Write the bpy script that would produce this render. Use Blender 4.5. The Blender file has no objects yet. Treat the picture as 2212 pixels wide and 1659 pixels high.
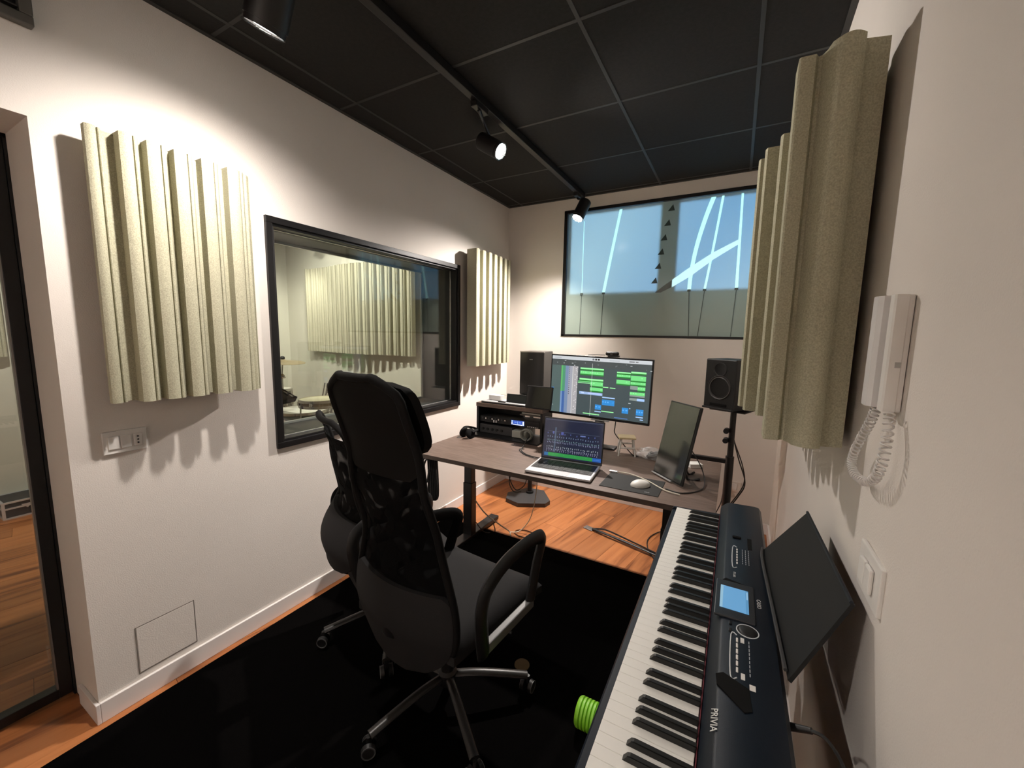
import bpy, bmesh, math, random
from mathutils import Vector, Matrix, noise
random.seed(7)
C = bpy.context.scene.collection
S = bpy.context.scene
PI = math.pi
W, H = 2.265, 2.616           # control room: x 0..W, y YB..0, z 0..H
YB = -5.4
XL, YL0, YL1 = -3.0, -4.3, -0.3   # live room behind the left wall
T = 0.36                       # thickness of the left wall

# ---------------------------------------------------------------- camera
cam = bpy.data.objects.new('camera', bpy.data.cameras.new('camera'))
C.objects.link(cam); S.camera = cam
cr = Vector((0.87404233, 0.48553376, 0.01752048)); cu = Vector((-0.07530583, 0.09976116, 0.99215762)); cf = Vector((-0.47997816, 0.86850715, -0.123759))
mw = Matrix(((cr.x, cu.x, -cf.x), (cr.y, cu.y, -cf.y), (cr.z, cu.z, -cf.z))).to_4x4()
mw.translation = Vector((1.94909, -3.41744, 1.45160))
cam.matrix_world = mw
cam.data.sensor_width = 36; cam.data.lens = 869.348/2212*36; cam.data.clip_start = 0.02

# ---------------------------------------------------------------- world, exposure
w = bpy.data.worlds.new('world'); S.world = w; w.use_nodes = True
nt = w.node_tree; bg = nt.nodes['Background']
tc = nt.nodes.new('ShaderNodeTexCoord'); nz = nt.nodes.new('ShaderNodeTexNoise'); rp = nt.nodes.new('ShaderNodeValToRGB')
nz.inputs['Scale'].default_value = 2.6; nz.inputs['Detail'].default_value = 2
rp.color_ramp.elements[0].position = .35; rp.color_ramp.elements[0].color = (.17, .40, .72, 1)
rp.color_ramp.elements[1].position = .68; rp.color_ramp.elements[1].color = (.45, .66, .84, 1)
nt.links.new(tc.outputs['Generated'], nz.inputs['Vector']); nt.links.new(nz.outputs['Fac'], rp.inputs['Fac'])
nt.links.new(rp.outputs['Color'], bg.inputs['Color']); bg.inputs['Strength'].default_value = 4.0
S.view_settings.view_transform = 'Standard'; S.view_settings.look = 'None'
S.view_settings.gamma = 1; S.view_settings.use_curve_mapping = False
S.view_settings.exposure = 0.83
S.cycles.use_denoising = True
S.cycles.max_bounces = 10; S.cycles.diffuse_bounces = 5; S.cycles.transparent_max_bounces = 12
S.cycles.sample_clamp_indirect = 4
WARM = (1, .91, .835)

def spot(name, loc, aim, power, angle, blend=.6, size=.03, col=WARM):
    l = bpy.data.lights.new(name, 'SPOT'); l.energy = power; l.spot_size = math.radians(angle); l.spot_blend = blend
    l.shadow_soft_size = size; l.color = col
    o = bpy.data.objects.new(name, l); C.objects.link(o); o.location = loc
    o.rotation_euler = (Vector(aim)-Vector(loc)).to_track_quat('-Z', 'Y').to_euler()
    return o

# ---------------------------------------------------------------- materials
MATS = {}
def mat(name, col, rough=.6, metal=0, bump=0, bscale=200, spec=.5, var=0, vscale=8, col2=None, coat=0, sheen=0, vcoord='Object', stretch=None):
    if name in MATS: return MATS[name]
    m = bpy.data.materials.new(name); m.use_nodes = True; n = m.node_tree.nodes; L = m.node_tree.links
    b = n['Principled BSDF']; b.inputs['Base Color'].default_value = (*col, 1); b.inputs['Roughness'].default_value = rough
    b.inputs['Metallic'].default_value = metal; b.inputs['Specular IOR Level'].default_value = spec
    if coat: b.inputs['Coat Weight'].default_value = coat; b.inputs['Coat Roughness'].default_value = .1
    if sheen: b.inputs['Sheen Weight'].default_value = sheen
    tc = n.new('ShaderNodeTexCoord'); src = tc.outputs[vcoord]
    if stretch:
        mp = n.new('ShaderNodeMapping'); mp.inputs['Scale'].default_value = stretch; L.new(src, mp.inputs['Vector']); src = mp.outputs['Vector']
    t = n.new('ShaderNodeTexNoise'); t.inputs['Scale'].default_value = vscale; t.inputs['Detail'].default_value = 5; L.new(src, t.inputs['Vector'])
    r = n.new('ShaderNodeValToRGB'); v = var or .04
    c2 = col2 or tuple(min(1, c*(1+v)) for c in col); c1 = col if col2 else tuple(c*(1-v) for c in col)
    r.color_ramp.elements[0].position = .35; r.color_ramp.elements[1].position = .65
    r.color_ramp.elements[0].color = (*c1, 1); r.color_ramp.elements[1].color = (*c2, 1)
    L.new(t.outputs['Fac'], r.inputs['Fac']); L.new(r.outputs['Color'], b.inputs['Base Color'])
    if bump:
        t2 = n.new('ShaderNodeTexNoise'); t2.inputs['Scale'].default_value = bscale; t2.inputs['Detail'].default_value = 3
        L.new(tc.outputs['Object'], t2.inputs['Vector'])
        bp = n.new('ShaderNodeBump'); bp.inputs['Strength'].default_value = bump; bp.inputs['Distance'].default_value = .002
        L.new(t2.outputs['Fac'], bp.inputs['Height']); L.new(bp.outputs['Normal'], b.inputs['Normal'])
    MATS[name] = m; return m

def emit(name, col, strength):
    if name in MATS: return MATS[name]
    m = bpy.data.materials.new(name); m.use_nodes = True; b = m.node_tree.nodes['Principled BSDF']
    b.inputs['Base Color'].default_value = (*[c*.3 for c in col], 1); b.inputs['Emission Color'].default_value = (*col, 1)
    b.inputs['Emission Strength'].default_value = strength; b.inputs['Roughness'].default_value = .3
    MATS[name] = m; return m

def screen_mat(name, strength, rough=.25):
    m = bpy.data.materials.new(name); m.use_nodes = True; n = m.node_tree.nodes; b = n['Principled BSDF']
    a = n.new('ShaderNodeAttribute'); a.attribute_name = 'Col'
    b.inputs['Base Color'].default_value = (.01, .01, .012, 1); b.inputs['Roughness'].default_value = rough
    m.node_tree.links.new(a.outputs['Color'], b.inputs['Emission Color']); b.inputs['Emission Strength'].default_value = strength
    return m

def glass_mat(name, tint=(1, 1, 1), ior=1.5, rough=0.0):
    if name in MATS: return MATS[name]
    m = bpy.data.materials.new(name); m.use_nodes = True; n = m.node_tree.nodes; L = m.node_tree.links
    n.remove(n['Principled BSDF']); out = n['Material Output']
    f = n.new('ShaderNodeFresnel'); ge = n.new('ShaderNodeNewGeometry'); io = n.new('ShaderNodeMapRange'); io.inputs['To Min'].default_value = ior; io.inputs['To Max'].default_value = 1/ior; L.new(ge.outputs['Backfacing'], io.inputs['Value']); L.new(io.outputs[0], f.inputs['IOR'])
    t = n.new('ShaderNodeBsdfTransparent'); t.inputs['Color'].default_value = (*tint, 1)
    g = n.new('ShaderNodeBsdfGlossy'); g.inputs['Roughness'].default_value = rough
    mx = n.new('ShaderNodeMixShader'); L.new(f.outputs[0], mx.inputs[0]); L.new(t.outputs[0], mx.inputs[1]); L.new(g.outputs[0], mx.inputs[2])
    L.new(mx.outputs[0], out.inputs['Surface']); MATS[name] = m; return m

WALL = mat('wall_paint', (.70, .655, .61), .75, bump=.35, bscale=260, var=.02, vscale=2, spec=.3)
LWALL = mat('live_wall_paint', (.56, .55, .46), .8, bump=.3, bscale=260, var=.02, vscale=2, spec=.3)
BASEB = mat('baseboard_paint', (.74, .70, .68), .45, var=.02)
CEIL = mat('ceiling_tile_black', (.014, .013, .012), .75, bump=.3, bscale=300, var=.15, vscale=60, spec=.25)
GRID = mat('ceiling_grid_black', (.021, .020, .019), .5)
BLACKM = mat('black_satin_metal', (.012, .011, .011), .4, spec=.4)
BLACKF = mat('black_frame_paint', (.006, .0055, .006), .38, spec=.35)
BPLAST = mat('black_plastic', (.009, .009, .0095), .45, spec=.4)
GPLAST = mat('dark_grey_plastic', (.04, .04, .042), .45)
WPLAST = mat('white_plastic', (.72, .70, .67), .4, var=.02)
FELT = mat('panel_felt', (.41, .395, .290), .95, bump=.6, bscale=420, var=.16, vscale=260, spec=.1)
RUG = mat('rug_pile', (.0018, .0016, .0016), .97, bump=.6, bscale=500, var=.3, vscale=300, spec=.02)
CHAIRF = mat('chair_fabric', (.0135, .013, .0135), .85, bump=.4, bscale=900, var=.12, vscale=500, spec=.2)
CHAIRB = mat('chair_black', (.005, .0048, .0048), .75, spec=.12)
CHROME = mat('chrome', (.62, .60, .57), .2, metal=1)
SPOKE = mat('dark_spoke', (.018, .017, .016), .38)
STEEL = mat('brushed_grey_metal', (.25, .245, .24), .4, metal=.8)
ALU = mat('silver_aluminium', (.62, .62, .64), .35, metal=.6)
DESKM = mat('desk_laminate', (.095, .062, .047), .42, var=.2, vscale=9, col2=(.160, .112, .090), stretch=(1, 14, 14), bump=.08, bscale=300)
DESKE = mat('desk_edge_band', (.06, .042, .032), .5, var=.15, vscale=30)
WOODP = mat('pale_wood', (.62, .50, .30), .55, var=.08, vscale=20)
CABLE = mat('black_cable', (.010, .0095, .009), .5)
CABLEW = mat('white_cable', (.62, .58, .48), .5)
WKEY = mat('white_key', (.78, .765, .72), .38, var=.01)
BKEY = mat('black_key', (.008, .0078, .0076), .38, spec=.4)
KBLUE = mat('piano_body', (.004, .0075, .014), .36, spec=.28, bump=.15, bscale=900)
INK = emit('white_print', (.75, .75, .75), .10)
GREEN = mat('green_rubber', (.20, .50, .02), .5)
PAPER = mat('paper', (.75, .74, .70), .7)

# ---------------------------------------------------------------- geometry helpers
def NB(): return bmesh.new()
def bx(bm, cx, cy, cz, sx, sy, sz, bev=0, M=None, seg=2):
    mt = Matrix.Translation((cx, cy, cz)) @ Matrix.Diagonal((sx, sy, sz, 1))
    r = bmesh.ops.create_cube(bm, size=1, matrix=mt); vs = r['verts']
    if bev:
        es = list({e for v in vs for e in v.link_edges})
        rr = bmesh.ops.bevel(bm, geom=es, offset=bev, segments=seg, affect='EDGES', profile=.5)
        vs = list({v for f in rr['faces'] for v in f.verts} | {v for v in vs if v.is_valid})
    if M is not None: bmesh.ops.transform(bm, matrix=M, verts=vs)
    return vs
def box(bm, x0, x1, y0, y1, z0, z1, bev=0, M=None): return bx(bm, (x0+x1)/2, (y0+y1)/2, (z0+z1)/2, abs(x1-x0), abs(y1-y0), abs(z1-z0), bev, M)
def cyl(bm, p, q, r1, r2=None, n=20, caps=True):
    p, q = Vector(p), Vector(q); d = q-p; r2 = r1 if r2 is None else r2
    M = Matrix.Translation((p+q)/2) @ d.to_track_quat('Z', 'Y').to_matrix().to_4x4()
    return bmesh.ops.create_cone(bm, cap_ends=caps, segments=n, radius1=r1, radius2=r2, depth=d.length, matrix=M)['verts']
def ball(bm, c, r, sc=(1, 1, 1), u=16, v=10):
    return bmesh.ops.create_uvsphere(bm, u_segments=u, v_segments=v, radius=r, matrix=Matrix.Translation(c) @ Matrix.Diagonal((*sc, 1)))['verts']
def lathe(bm, prof, M=Matrix(), n=28, ring=False):
    rings = []
    for r, z in prof:
        rings.append([bm.verts.new(M @ Vector((r*math.cos(2*PI*i/n), r*math.sin(2*PI*i/n), z))) for i in range(n)])
    for a, b in zip(rings, rings[1:]):
        for i in range(n): bm.faces.new((a[i], a[(i+1) % n], b[(i+1) % n], b[i]))
    if ring:
        for i in range(n): bm.faces.new((rings[-1][i], rings[-1][(i+1) % n], rings[0][(i+1) % n], rings[0][i]))
        return
    if prof[0][0] > 1e-6: bm.faces.new(list(reversed(rings[0])))
    if prof[-1][0] > 1e-6: bm.faces.new(rings[-1])
    bmesh.ops.remove_doubles(bm, verts=[v for r in rings for v in r], dist=1e-6)
def prism(bm, poly, z0, z1, M=Matrix()):
    a = [bm.verts.new(M @ Vector((x, y, z0))) for x, y in poly]; b = [bm.verts.new(M @ Vector((x, y, z1))) for x, y in poly]
    n = len(poly)
    bm.faces.new(list(reversed(a))); bm.faces.new(b)
    for i in range(n): bm.faces.new((a[i], a[(i+1) % n], b[(i+1) % n], b[i]))
def spline(pts, k=6, closed=False):
    P = [Vector(p) for p in pts]; out = []; n = len(P)
    rng = range(n if closed else n-1)
    for i in rng:
        g = (lambda j: P[j % n]) if closed else (lambda j: P[max(0, min(n-1, j))])
        p0, p1, p2, p3 = g(i-1), g(i), g(i+1), g(i+2)
        for s in range(k):
            t = s/k
            out.append(.5*((2*p1)+(-p0+p2)*t+(2*p0-5*p1+4*p2-p3)*t*t+(-p0+3*p1-3*p2+p3)*t**3))
    if not closed: out.append(P[-1])
    return out
def tube(bm, pts, r, n=8, closed=False, sx=1.0, k=6, smooth=True):
    P = spline(pts, k, closed) if smooth else [Vector(p) for p in pts]
    m = len(P); rings = []; up = None
    for i, p in enumerate(P):
        a = P[(i-1) % m] if (closed or i > 0) else p; b = P[(i+1) % m] if (closed or i < m-1) else p
        t = (b-a).normalized() if (b-a).length > 1e-9 else Vector((0, 0, 1))
        if up is None: up = Vector((0, 0, 1)) if abs(t.z) < .9 else Vector((1, 0, 0))
        s = t.cross(up)
        if s.length < 1e-4: s = t.cross(Vector((1, .1, 0)))
        s.normalize(); up = s.cross(t).normalized()
        rings.append([bm.verts.new(p+s*(math.cos(2*PI*j/n)*r*sx)+up*(math.sin(2*PI*j/n)*r)) for j in range(n)])
    for i in range(m if closed else m-1):
        A, B = rings[i], rings[(i+1) % m]
        for j in range(n): bm.faces.new((A[j], A[(j+1) % n], B[(j+1) % n], B[j]))
    if not closed: bm.faces.new(list(reversed(rings[0]))); bm.faces.new(rings[-1])
def shell(bm, fn, nu, nv, th):
    """closed slab surface: fn(u,v)->Vector, thickness vector th(u,v)"""
    A = [[bm.verts.new(fn(i/nu, j/nv)) for j in range(nv+1)] for i in range(nu+1)]
    B = [[bm.verts.new(fn(i/nu, j/nv)+th(i/nu, j/nv)) for j in range(nv+1)] for i in range(nu+1)]
    for i in range(nu):
        for j in range(nv):
            bm.faces.new((A[i][j], A[i+1][j], A[i+1][j+1], A[i][j+1])); bm.faces.new((B[i][j], B[i][j+1], B[i+1][j+1], B[i+1][j]))
    for i in range(nu):
        bm.faces.new((A[i][0], B[i][0], B[i+1][0], A[i+1][0])); bm.faces.new((A[i][nv], A[i+1][nv], B[i+1][nv], B[i][nv]))
    for j in range(nv):
        bm.faces.new((A[0][j], A[0][j+1], B[0][j+1], B[0][j])); bm.faces.new((A[nu][j], B[nu][j], B[nu][j+1], A[nu][j+1]))
def tagp(o, label=None, cat=None, group=None, kind=None):
    if label: o['label'] = label
    if cat: o['category'] = cat
    if group: o['group'] = group
    if kind: o['kind'] = kind
    return o
def obj(name, bm, m, parent=None, smooth=None, label=None, cat=None, group=None, kind=None, loc=None):
    bmesh.ops.recalc_face_normals(bm, faces=bm.faces)
    me = bpy.data.meshes.new(name); bm.to_mesh(me); bm.free()
    if smooth:
        me.polygons.foreach_set('use_smooth', [True]*len(me.polygons))
        me.set_sharp_from_angle(angle=math.radians(smooth if smooth > 1 else 40))
    for mm in (m if isinstance(m, (list, tuple)) else [m]): me.materials.append(mm)
    o = bpy.data.objects.new(name, me); C.objects.link(o)
    if parent: o.parent = parent
    if loc: o.location = loc
    return tagp(o, label, cat, group, kind)
def thing(name, label, cat, loc=(0, 0, 0), rz=0, group=None):
    o = bpy.data.objects.new(name, None); C.objects.link(o); o.empty_display_size = .05
    o.location = loc; o.rotation_euler = (0, 0, rz); return tagp(o, label, cat, group)
def share(src, parent=None, loc=None):
    c = src.copy(); C.objects.link(c)
    if parent is not None: c.parent = parent
    if loc is not None: c.location = loc
    return c
def one(fn, *a, **k):
    bm = NB(); fn(bm, *a, **k); return bm
def rects(name, wd, ht, items, m, parent, M, base=(.0, .0, .0), y=0.0):
    """flat printed picture: quads stepping 0.15 mm forward, x 0..1 left-right, y 0..1 top-down"""
    bm = NB(); lay = bm.loops.layers.float_color.new('Col')
    for i, (u0, u1, v0, v1, c) in enumerate([(0, 1, 0, 1, base)]+items):
        d = -(.00008*(1+min(i, 1))+.00004*(i % 5)*(i > 0))
        q = [((u0-.5)*wd, d, (.5-v1)*ht), ((u1-.5)*wd, d, (.5-v1)*ht), ((u1-.5)*wd, d, (.5-v0)*ht), ((u0-.5)*wd, d, (.5-v0)*ht)]
        f = bm.faces.new([bm.verts.new(M @ Vector(p)) for p in q])
        for l in f.loops: l[lay] = (*c, 1)
    me = bpy.data.meshes.new(name); bm.to_mesh(me); bm.free(); me.materials.append(m)
    o = bpy.data.objects.new(name, me); C.objects.link(o); o.parent = parent; return o
def text(name, s, size, M, m, parent, ext=.0002, sx=1):
    cu_ = bpy.data.curves.new('t', 'FONT'); cu_.body = s; cu_.size = size; cu_.extrude = ext; cu_.align_x = 'CENTER'; cu_.align_y = 'CENTER'; cu_.resolution_u = 3
    t = bpy.data.objects.new('t', cu_); C.objects.link(t)
    dg = bpy.context.evaluated_depsgraph_get(); me = bpy.data.meshes.new_from_object(t.evaluated_get(dg))
    bpy.data.objects.remove(t); me.transform(M @ Matrix.Diagonal((sx, 1, 1, 1))); me.materials.clear(); me.materials.append(m); me.name = name
    o = bpy.data.objects.new(name, me); C.objects.link(o); o.parent = parent; return o

# ================================================================ SETTING
def clip(poly, x0, x1, y0, y1):
    for ax, lim, sg in ((0, x0, 1), (0, x1, -1), (1, y0, 1), (1, y1, -1)):
        out = []
        for i in range(len(poly)):
            a, b = poly[i-1], poly[i]; da, db = (a[ax]-lim)*sg, (b[ax]-lim)*sg
            if (da >= 0) != (db >= 0):
                t = da/(da-db); out.append((a[0]+(b[0]-a[0])*t, a[1]+(b[1]-a[1])*t))
            if db >= 0: out.append(b)
        poly = out
        if len(poly) < 3: return []
    return poly

def floor_mat(nm='floor_laminate', k=.78):
    m = bpy.data.materials.new(nm); m.use_nodes = True; n = m.node_tree.nodes; L = m.node_tree.links; b = n['Principled BSDF']
    tc = n.new('ShaderNodeTexCoord'); oi = n.new('ShaderNodeObjectInfo')
    rot = n.new('ShaderNodeMapping'); rot.inputs['Rotation'].default_value = (0, 0, math.radians(11)); L.new(tc.outputs['Object'], rot.inputs['Vector'])
    ad = n.new('ShaderNodeVectorMath'); ad.operation = 'MULTIPLY_ADD'; L.new(oi.outputs['Random'], ad.inputs[0]); ad.inputs[1].default_value = (7, 13, 5); L.new(rot.outputs[0], ad.inputs[2])
    mp = n.new('ShaderNodeMapping'); mp.inputs['Scale'].default_value = (1, .07, 1); L.new(ad.outputs[0], mp.inputs['Vector'])
    t = n.new('ShaderNodeTexNoise'); t.inputs['Scale'].default_value = 26; t.inputs['Detail'].default_value = 6; t.inputs['Distortion'].default_value = .6; L.new(mp.outputs[0], t.inputs['Vector'])
    t2 = n.new('ShaderNodeTexNoise'); t2.inputs['Scale'].default_value = 5; t2.inputs['Detail'].default_value = 3; L.new(mp.outputs[0], t2.inputs['Vector'])
    r = n.new('ShaderNodeValToRGB'); e = r.color_ramp.elements
    e[0].position = .38; e[0].color = (.20*k, .060*k, .020*k, 1); e[1].position = .60; e[1].color = (.62*k, .24*k, .085*k, 1)
    m1 = e.new(.48); m1.color = (.50*k, .18*k, .060*k, 1)
    mx = n.new('ShaderNodeMath'); mx.operation = 'MULTIPLY_ADD'; mx.inputs[1].default_value = .5; L.new(t.outputs['Fac'], mx.inputs[0])
    h = n.new('ShaderNodeMath'); h.operation = 'MULTIPLY'; h.inputs[1].default_value = .5; L.new(t2.outputs['Fac'], h.inputs[0]); L.new(h.outputs[0], mx.inputs[2])
    L.new(mx.outputs[0], r.inputs['Fac'])
    hs = n.new('ShaderNodeHueSaturation'); mr = n.new('ShaderNodeMapRange'); mr.inputs['To Min'].default_value = .8; mr.inputs['To Max'].default_value = 1.15
    L.new(oi.outputs['Random'], mr.inputs['Value']); L.new(mr.outputs[0], hs.inputs['Value']); L.new(r.outputs['Color'], hs.inputs['Color'])
    L.new(hs.outputs['Color'], b.inputs['Base Color']); b.inputs['Roughness'].default_value = .36; b.inputs['Specular IOR Level'].default_value = .4
    return m
FLOORM = floor_mat(); SUB = mat('floor_joint_dark', (.05, .018, .008), .7)

def planks(floor_o, x0, x1, y0, y1, ang=math.radians(-11), wd=.185, ln=1.25, zt=0.0):
    c, s = math.cos(ang), math.sin(ang); n = 0
    cx, cy = (x0+x1)/2, (y0+y1)/2; R = math.hypot(x1-x0, y1-y0)/2+ln
    k = int(R/wd)+1
    for i in range(-k, k+1):
        off = (i*.37 % 1)*ln; u0 = round(cx/wd)*wd + i*wd
        j = -int(R/ln)-1
        while j <= int(R/ln)+1:
            v0 = j*ln+off+cy; g = .0007
            q = [(u0+g, v0+g), (u0+wd-g, v0+g), (u0+wd-g, v0+ln-g), (u0+g, v0+ln-g)]
            poly = [((u-cx)*c-(v-cy)*s+cx, (u-cx)*s+(v-cy)*c+cy) for u, v in q]
            poly = clip(poly, x0+.001, x1-.001, y0+.001, y1-.001)
            if len(poly) >= 3:
                A = abs(sum(poly[t-1][0]*poly[t][1]-poly[t][0]*poly[t-1][1] for t in range(len(poly))))/2
                if A > .004:
                    bm = NB(); prism(bm, poly, zt-.008, zt); obj('plank', bm, FLOORM, floor_o)
            j += 1
fl = obj('floor', one(box, -.14, W+.15, YB-.15, .15, -.12, -.008), SUB, kind='structure')
planks(fl, 0, W, YB, 0)
fl2 = obj('floor_live_room', one(box, XL-.15, -.14, YL0-.15, YL1+.15, -.12, -.008), SUB, kind='structure')
planks(fl2, XL, -T, YL0, YL1)
dk = NB(); prism(dk, [(-T, -3.86), (0, -3.86), (0, -2.989), (-T, -2.989)], -.008, -.0005); obj('plank', dk, FLOORM, fl)

# ceiling with tiles in a T-grid
ce = obj('ceiling', one(box, -.14, W+.15, YB-.15, .15, H+.03, H+.14), CEIL, kind='structure')
gx = [.145+.6*i for i in range(-1, 5)]; gy = [-.06-.6*j for j in range(-1, 10)]
tilemesh = {}
for i in range(len(gx)-1):
    for j in range(len(gy)-1):
        x0, x1 = max(0, gx[i]), min(W, gx[i+1]); y1, y0 = min(0, gy[j]), max(YB, gy[j+1])
        if x1-x0 < .02 or y1-y0 < .02: continue
        key = (round(x1-x0, 3), round(y1-y0, 3))
        if key not in tilemesh:
            hx, hy = (x1-x0)/2-.0085, (y1-y0)/2-.0085
            t = obj('ceiling_tile', one(bx, 0, 0, .010, max(.01, hx*2), max(.01, hy*2), .018, .0), CEIL, ce, loc=((x0+x1)/2, (y0+y1)/2, H))
            tilemesh[key] = t
        else: share(tilemesh[key], ce, ((x0+x1)/2, (y0+y1)/2, H))
for x in gx:
    if .02 < x < W-.02: obj('grid_bar', one(box, x-.008, x+.008, YB, 0, H-.001, H+.01, .001), GRID, ce)
for y in gy:
    if YB+.02 < y < -.02: obj('grid_bar', one(box, 0, W, y-.008, y+.008, H-.0005, H+.009, .001), GRID, ce)
bm = NB(); box(bm, 0, .022, YB, 0, H-.004, H+.006); prism(bm, [(W-.025, 0), (W-.003, 0), (W-.003+.0214*YB, YB), (W-.025+.0214*YB, YB)], H-.004, H+.006); box(bm, 0, W, -.022, 0, H-.004, H+.006)
obj('edge_trim', bm, GRID, ce)
obj('ceiling_live_room', one(box, XL-.15, -.14, YL0-.15, YL1+.15, 2.62, 2.74), CEIL, kind='structure')

# walls
w1y0, w1y1, w1z0, w1z1 = -2.286, -.785, .867, 1.976
DY0, DY1, DZ = -3.87, -2.987, 2.087
bm = NB()
for (y0, y1, z0, z1) in [(w1y1, .15, 0, H+.03), (w1y0, w1y1, 0, w1z0), (w1y0, w1y1, w1z1, H+.03), (DY1, w1y0, 0, H+.03), (DY0, DY1, DZ, H+.03), (YB, DY0, 0, H+.03)]:
    box(bm, -T, 0, y0, y1, z0, z1)
WL = obj('wall_left', bm, WALL, kind='structure')
w2x0, w2x1, w2z0, w2z1 = .556, 2.17, 1.439, 2.518
bm = NB()
for (x0, x1, z0, z1) in [(0, w2x0, 0, H+.03), (w2x0, w2x1, 0, w2z0), (w2x0, w2x1, w2z1, H+.03), (w2x1, W+.15, 0, H+.03)]:
    box(bm, x0, x1, 0, .15, z0, z1)
obj('wall_back', bm, WALL, kind='structure')
WS = .0214   # the right wall runs in slightly towards the camera
def WX(y): return W-.003+WS*y
obj('wall_right', one(prism, [(WX(0), 0), (WX(YB), YB), (W+.15, YB), (W+.15, 0)], 0, H+.03), WALL, kind='structure')
obj('wall_front', one(box, -.0, W+.15, YB-.15, YB, 0, H+.03), WALL, kind='structure')
bm = NB(); box(bm, XL-.12, XL, YL0, YL1, 0, 2.62); obj('wall_live_left', bm, LWALL, kind='structure')
bm = NB(); box(bm, XL-.12, -T, YL1, YL1+.12, 0, 2.62); obj('wall_live_back', bm, LWALL, kind='structure')
bm = NB(); box(bm, XL-.12, -T, YL0-.12, YL0, 0, 2.62); obj('wall_live_front', bm, LWALL, kind='structure')
# baseboards
bh = .079
obj('baseboard_left', one(box, 0, .012, -2.987, 0, 0, bh, .002), BASEB, kind='structure')
obj('baseboard_back', one(box, .012, W-.012, -.012, 0, 0, bh, .002), BASEB, kind='structure')
obj('baseboard_right', one(prism, [(WX(0)-.012, -.012), (WX(YB)-.012, YB), (WX(YB), YB), (WX(0), -.012)], 0, bh), BASEB, kind='structure')
obj('baseboard_jamb', one(box, -.17, .012, -2.999, -2.987, 0, bh, .002), BASEB, kind='structure')
bm = NB(); box(bm, XL, XL+.012, YL0, YL1, 0, bh, .002); box(bm, XL+.012, -T, YL1-.012, YL1, 0, bh, .002)
obj('baseboard_live_room', bm, BASEB, kind='structure')

# window 1 (between the rooms)
GL = glass_mat('clear_glass', (.93, .955, .94), 1.62)
w1 = thing('window_1', None, None); w1['kind'] = 'structure'
def ring(bm, y0, y1, z0, z1, wd, x0, x1, bev=.002):
    box(bm, x0, x1, y0, y1, z1-wd, z1, bev); box(bm, x0, x1, y0, y1, z0, z0+wd, bev)
    box(bm, x0, x1, y0, y0+wd, z0+wd, z1-wd, bev); box(bm, x0, x1, y1-wd, y1, z0+wd, z1-wd, bev)
bm = NB(); ring(bm, w1y0, w1y1, w1z0, w1z1, .030, -.03, .016); ring(bm, w1y0+.02, w1y1-.02, w1z0+.02, w1z1-.02, .022, -.06, .004)
obj('window_frame', bm, BLACKF, w1)
iy0, iy1, iz0, iz1 = w1y0+.03, w1y1-.03, w1z0+.03, w1z1-.03
bm = NB(); box(bm, -T, -.03, iy0-.03, iy1+.03, iz1, iz1+.03); box(bm, -T, -.03, iy0-.03, iy1+.03, iz0-.03, iz0); box(bm, -T, -.03, iy0-.03, iy0, iz0, iz1); box(bm, -T, -.03, iy1, iy1+.03, iz0, iz1)
obj('window_reveal', bm, mat('black_reveal_lining', (.02, .02, .021), .45), w1)
bm = NB(); ring(bm, iy0, iy1, iz0, iz1, .014, -T-.004, -T+.012, .001); obj('rear_frame', bm, mat('grey_bead', (.32, .32, .30), .3, metal=.5), w1)
bm = NB(); ring(bm, iy0+.010, iy1-.010, iz0+.010, iz1-.010, .006, -.058, -.046, .001); obj('glazing_bead', bm, mat('silver_bead', (.45, .45, .45), .25, metal=.8), w1)
obj('pane', one(box, -.054, -.048, iy0+.012, iy1-.012, iz0+.012, iz1-.012), GL, w1)
obj('pane', one(box, -T+.002, -T+.008, iy0+.012, iy1-.012, iz0+.012, iz1-.012), glass_mat('rear_glass', (.97, .98, .96), 1.25), w1)

# door 1: glazed black framed door in the thick left wall
d1 = thing('door_1', None, None); d1['kind'] = 'structure'
bm = NB(); box(bm, -.30, -.245, DY0, DY1, DZ-.012, DZ); box(bm, -.30, -.245, DY1-.008, DY1, 0, DZ); box(bm, -.30, -.245, DY0, DY0+.03, 0, DZ)
obj('door_frame', bm, BLACKF, d1)
bm = NB(); box(bm, -.295, -.25, DY1-.045, DY1-.008, .012, DZ-.012, .002); box(bm, -.295, -.25, DY0+.03, DY0+.075, .012, DZ-.012, .002)
box(bm, -.295, -.25, DY0+.075, DY1-.045, .012, .05, .002); box(bm, -.295, -.25, DY0+.075, DY1-.045, DZ-.06, DZ-.012, .002)
obj('door_leaf', bm, BLACKF, d1)
obj('pane', one(box, -.276, -.270, DY0+.075, DY1-.045, .05, DZ-.06), GL, d1)
bm = NB(); box(bm, -.268, -.250, DY1-.050, DY1-.045, .05, DZ-.06); obj('glazing_bead', bm, STEEL, d1)
bm = NB(); cyl(bm, (-.25, DY0+.055, 1.0), (-.205, DY0+.055, 1.0), .009); cyl(bm, (-.205, DY0+.05, 1.0), (-.205, DY0+.17, 1.0), .009); obj('door_handle', bm, STEEL, d1, smooth=40)

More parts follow.
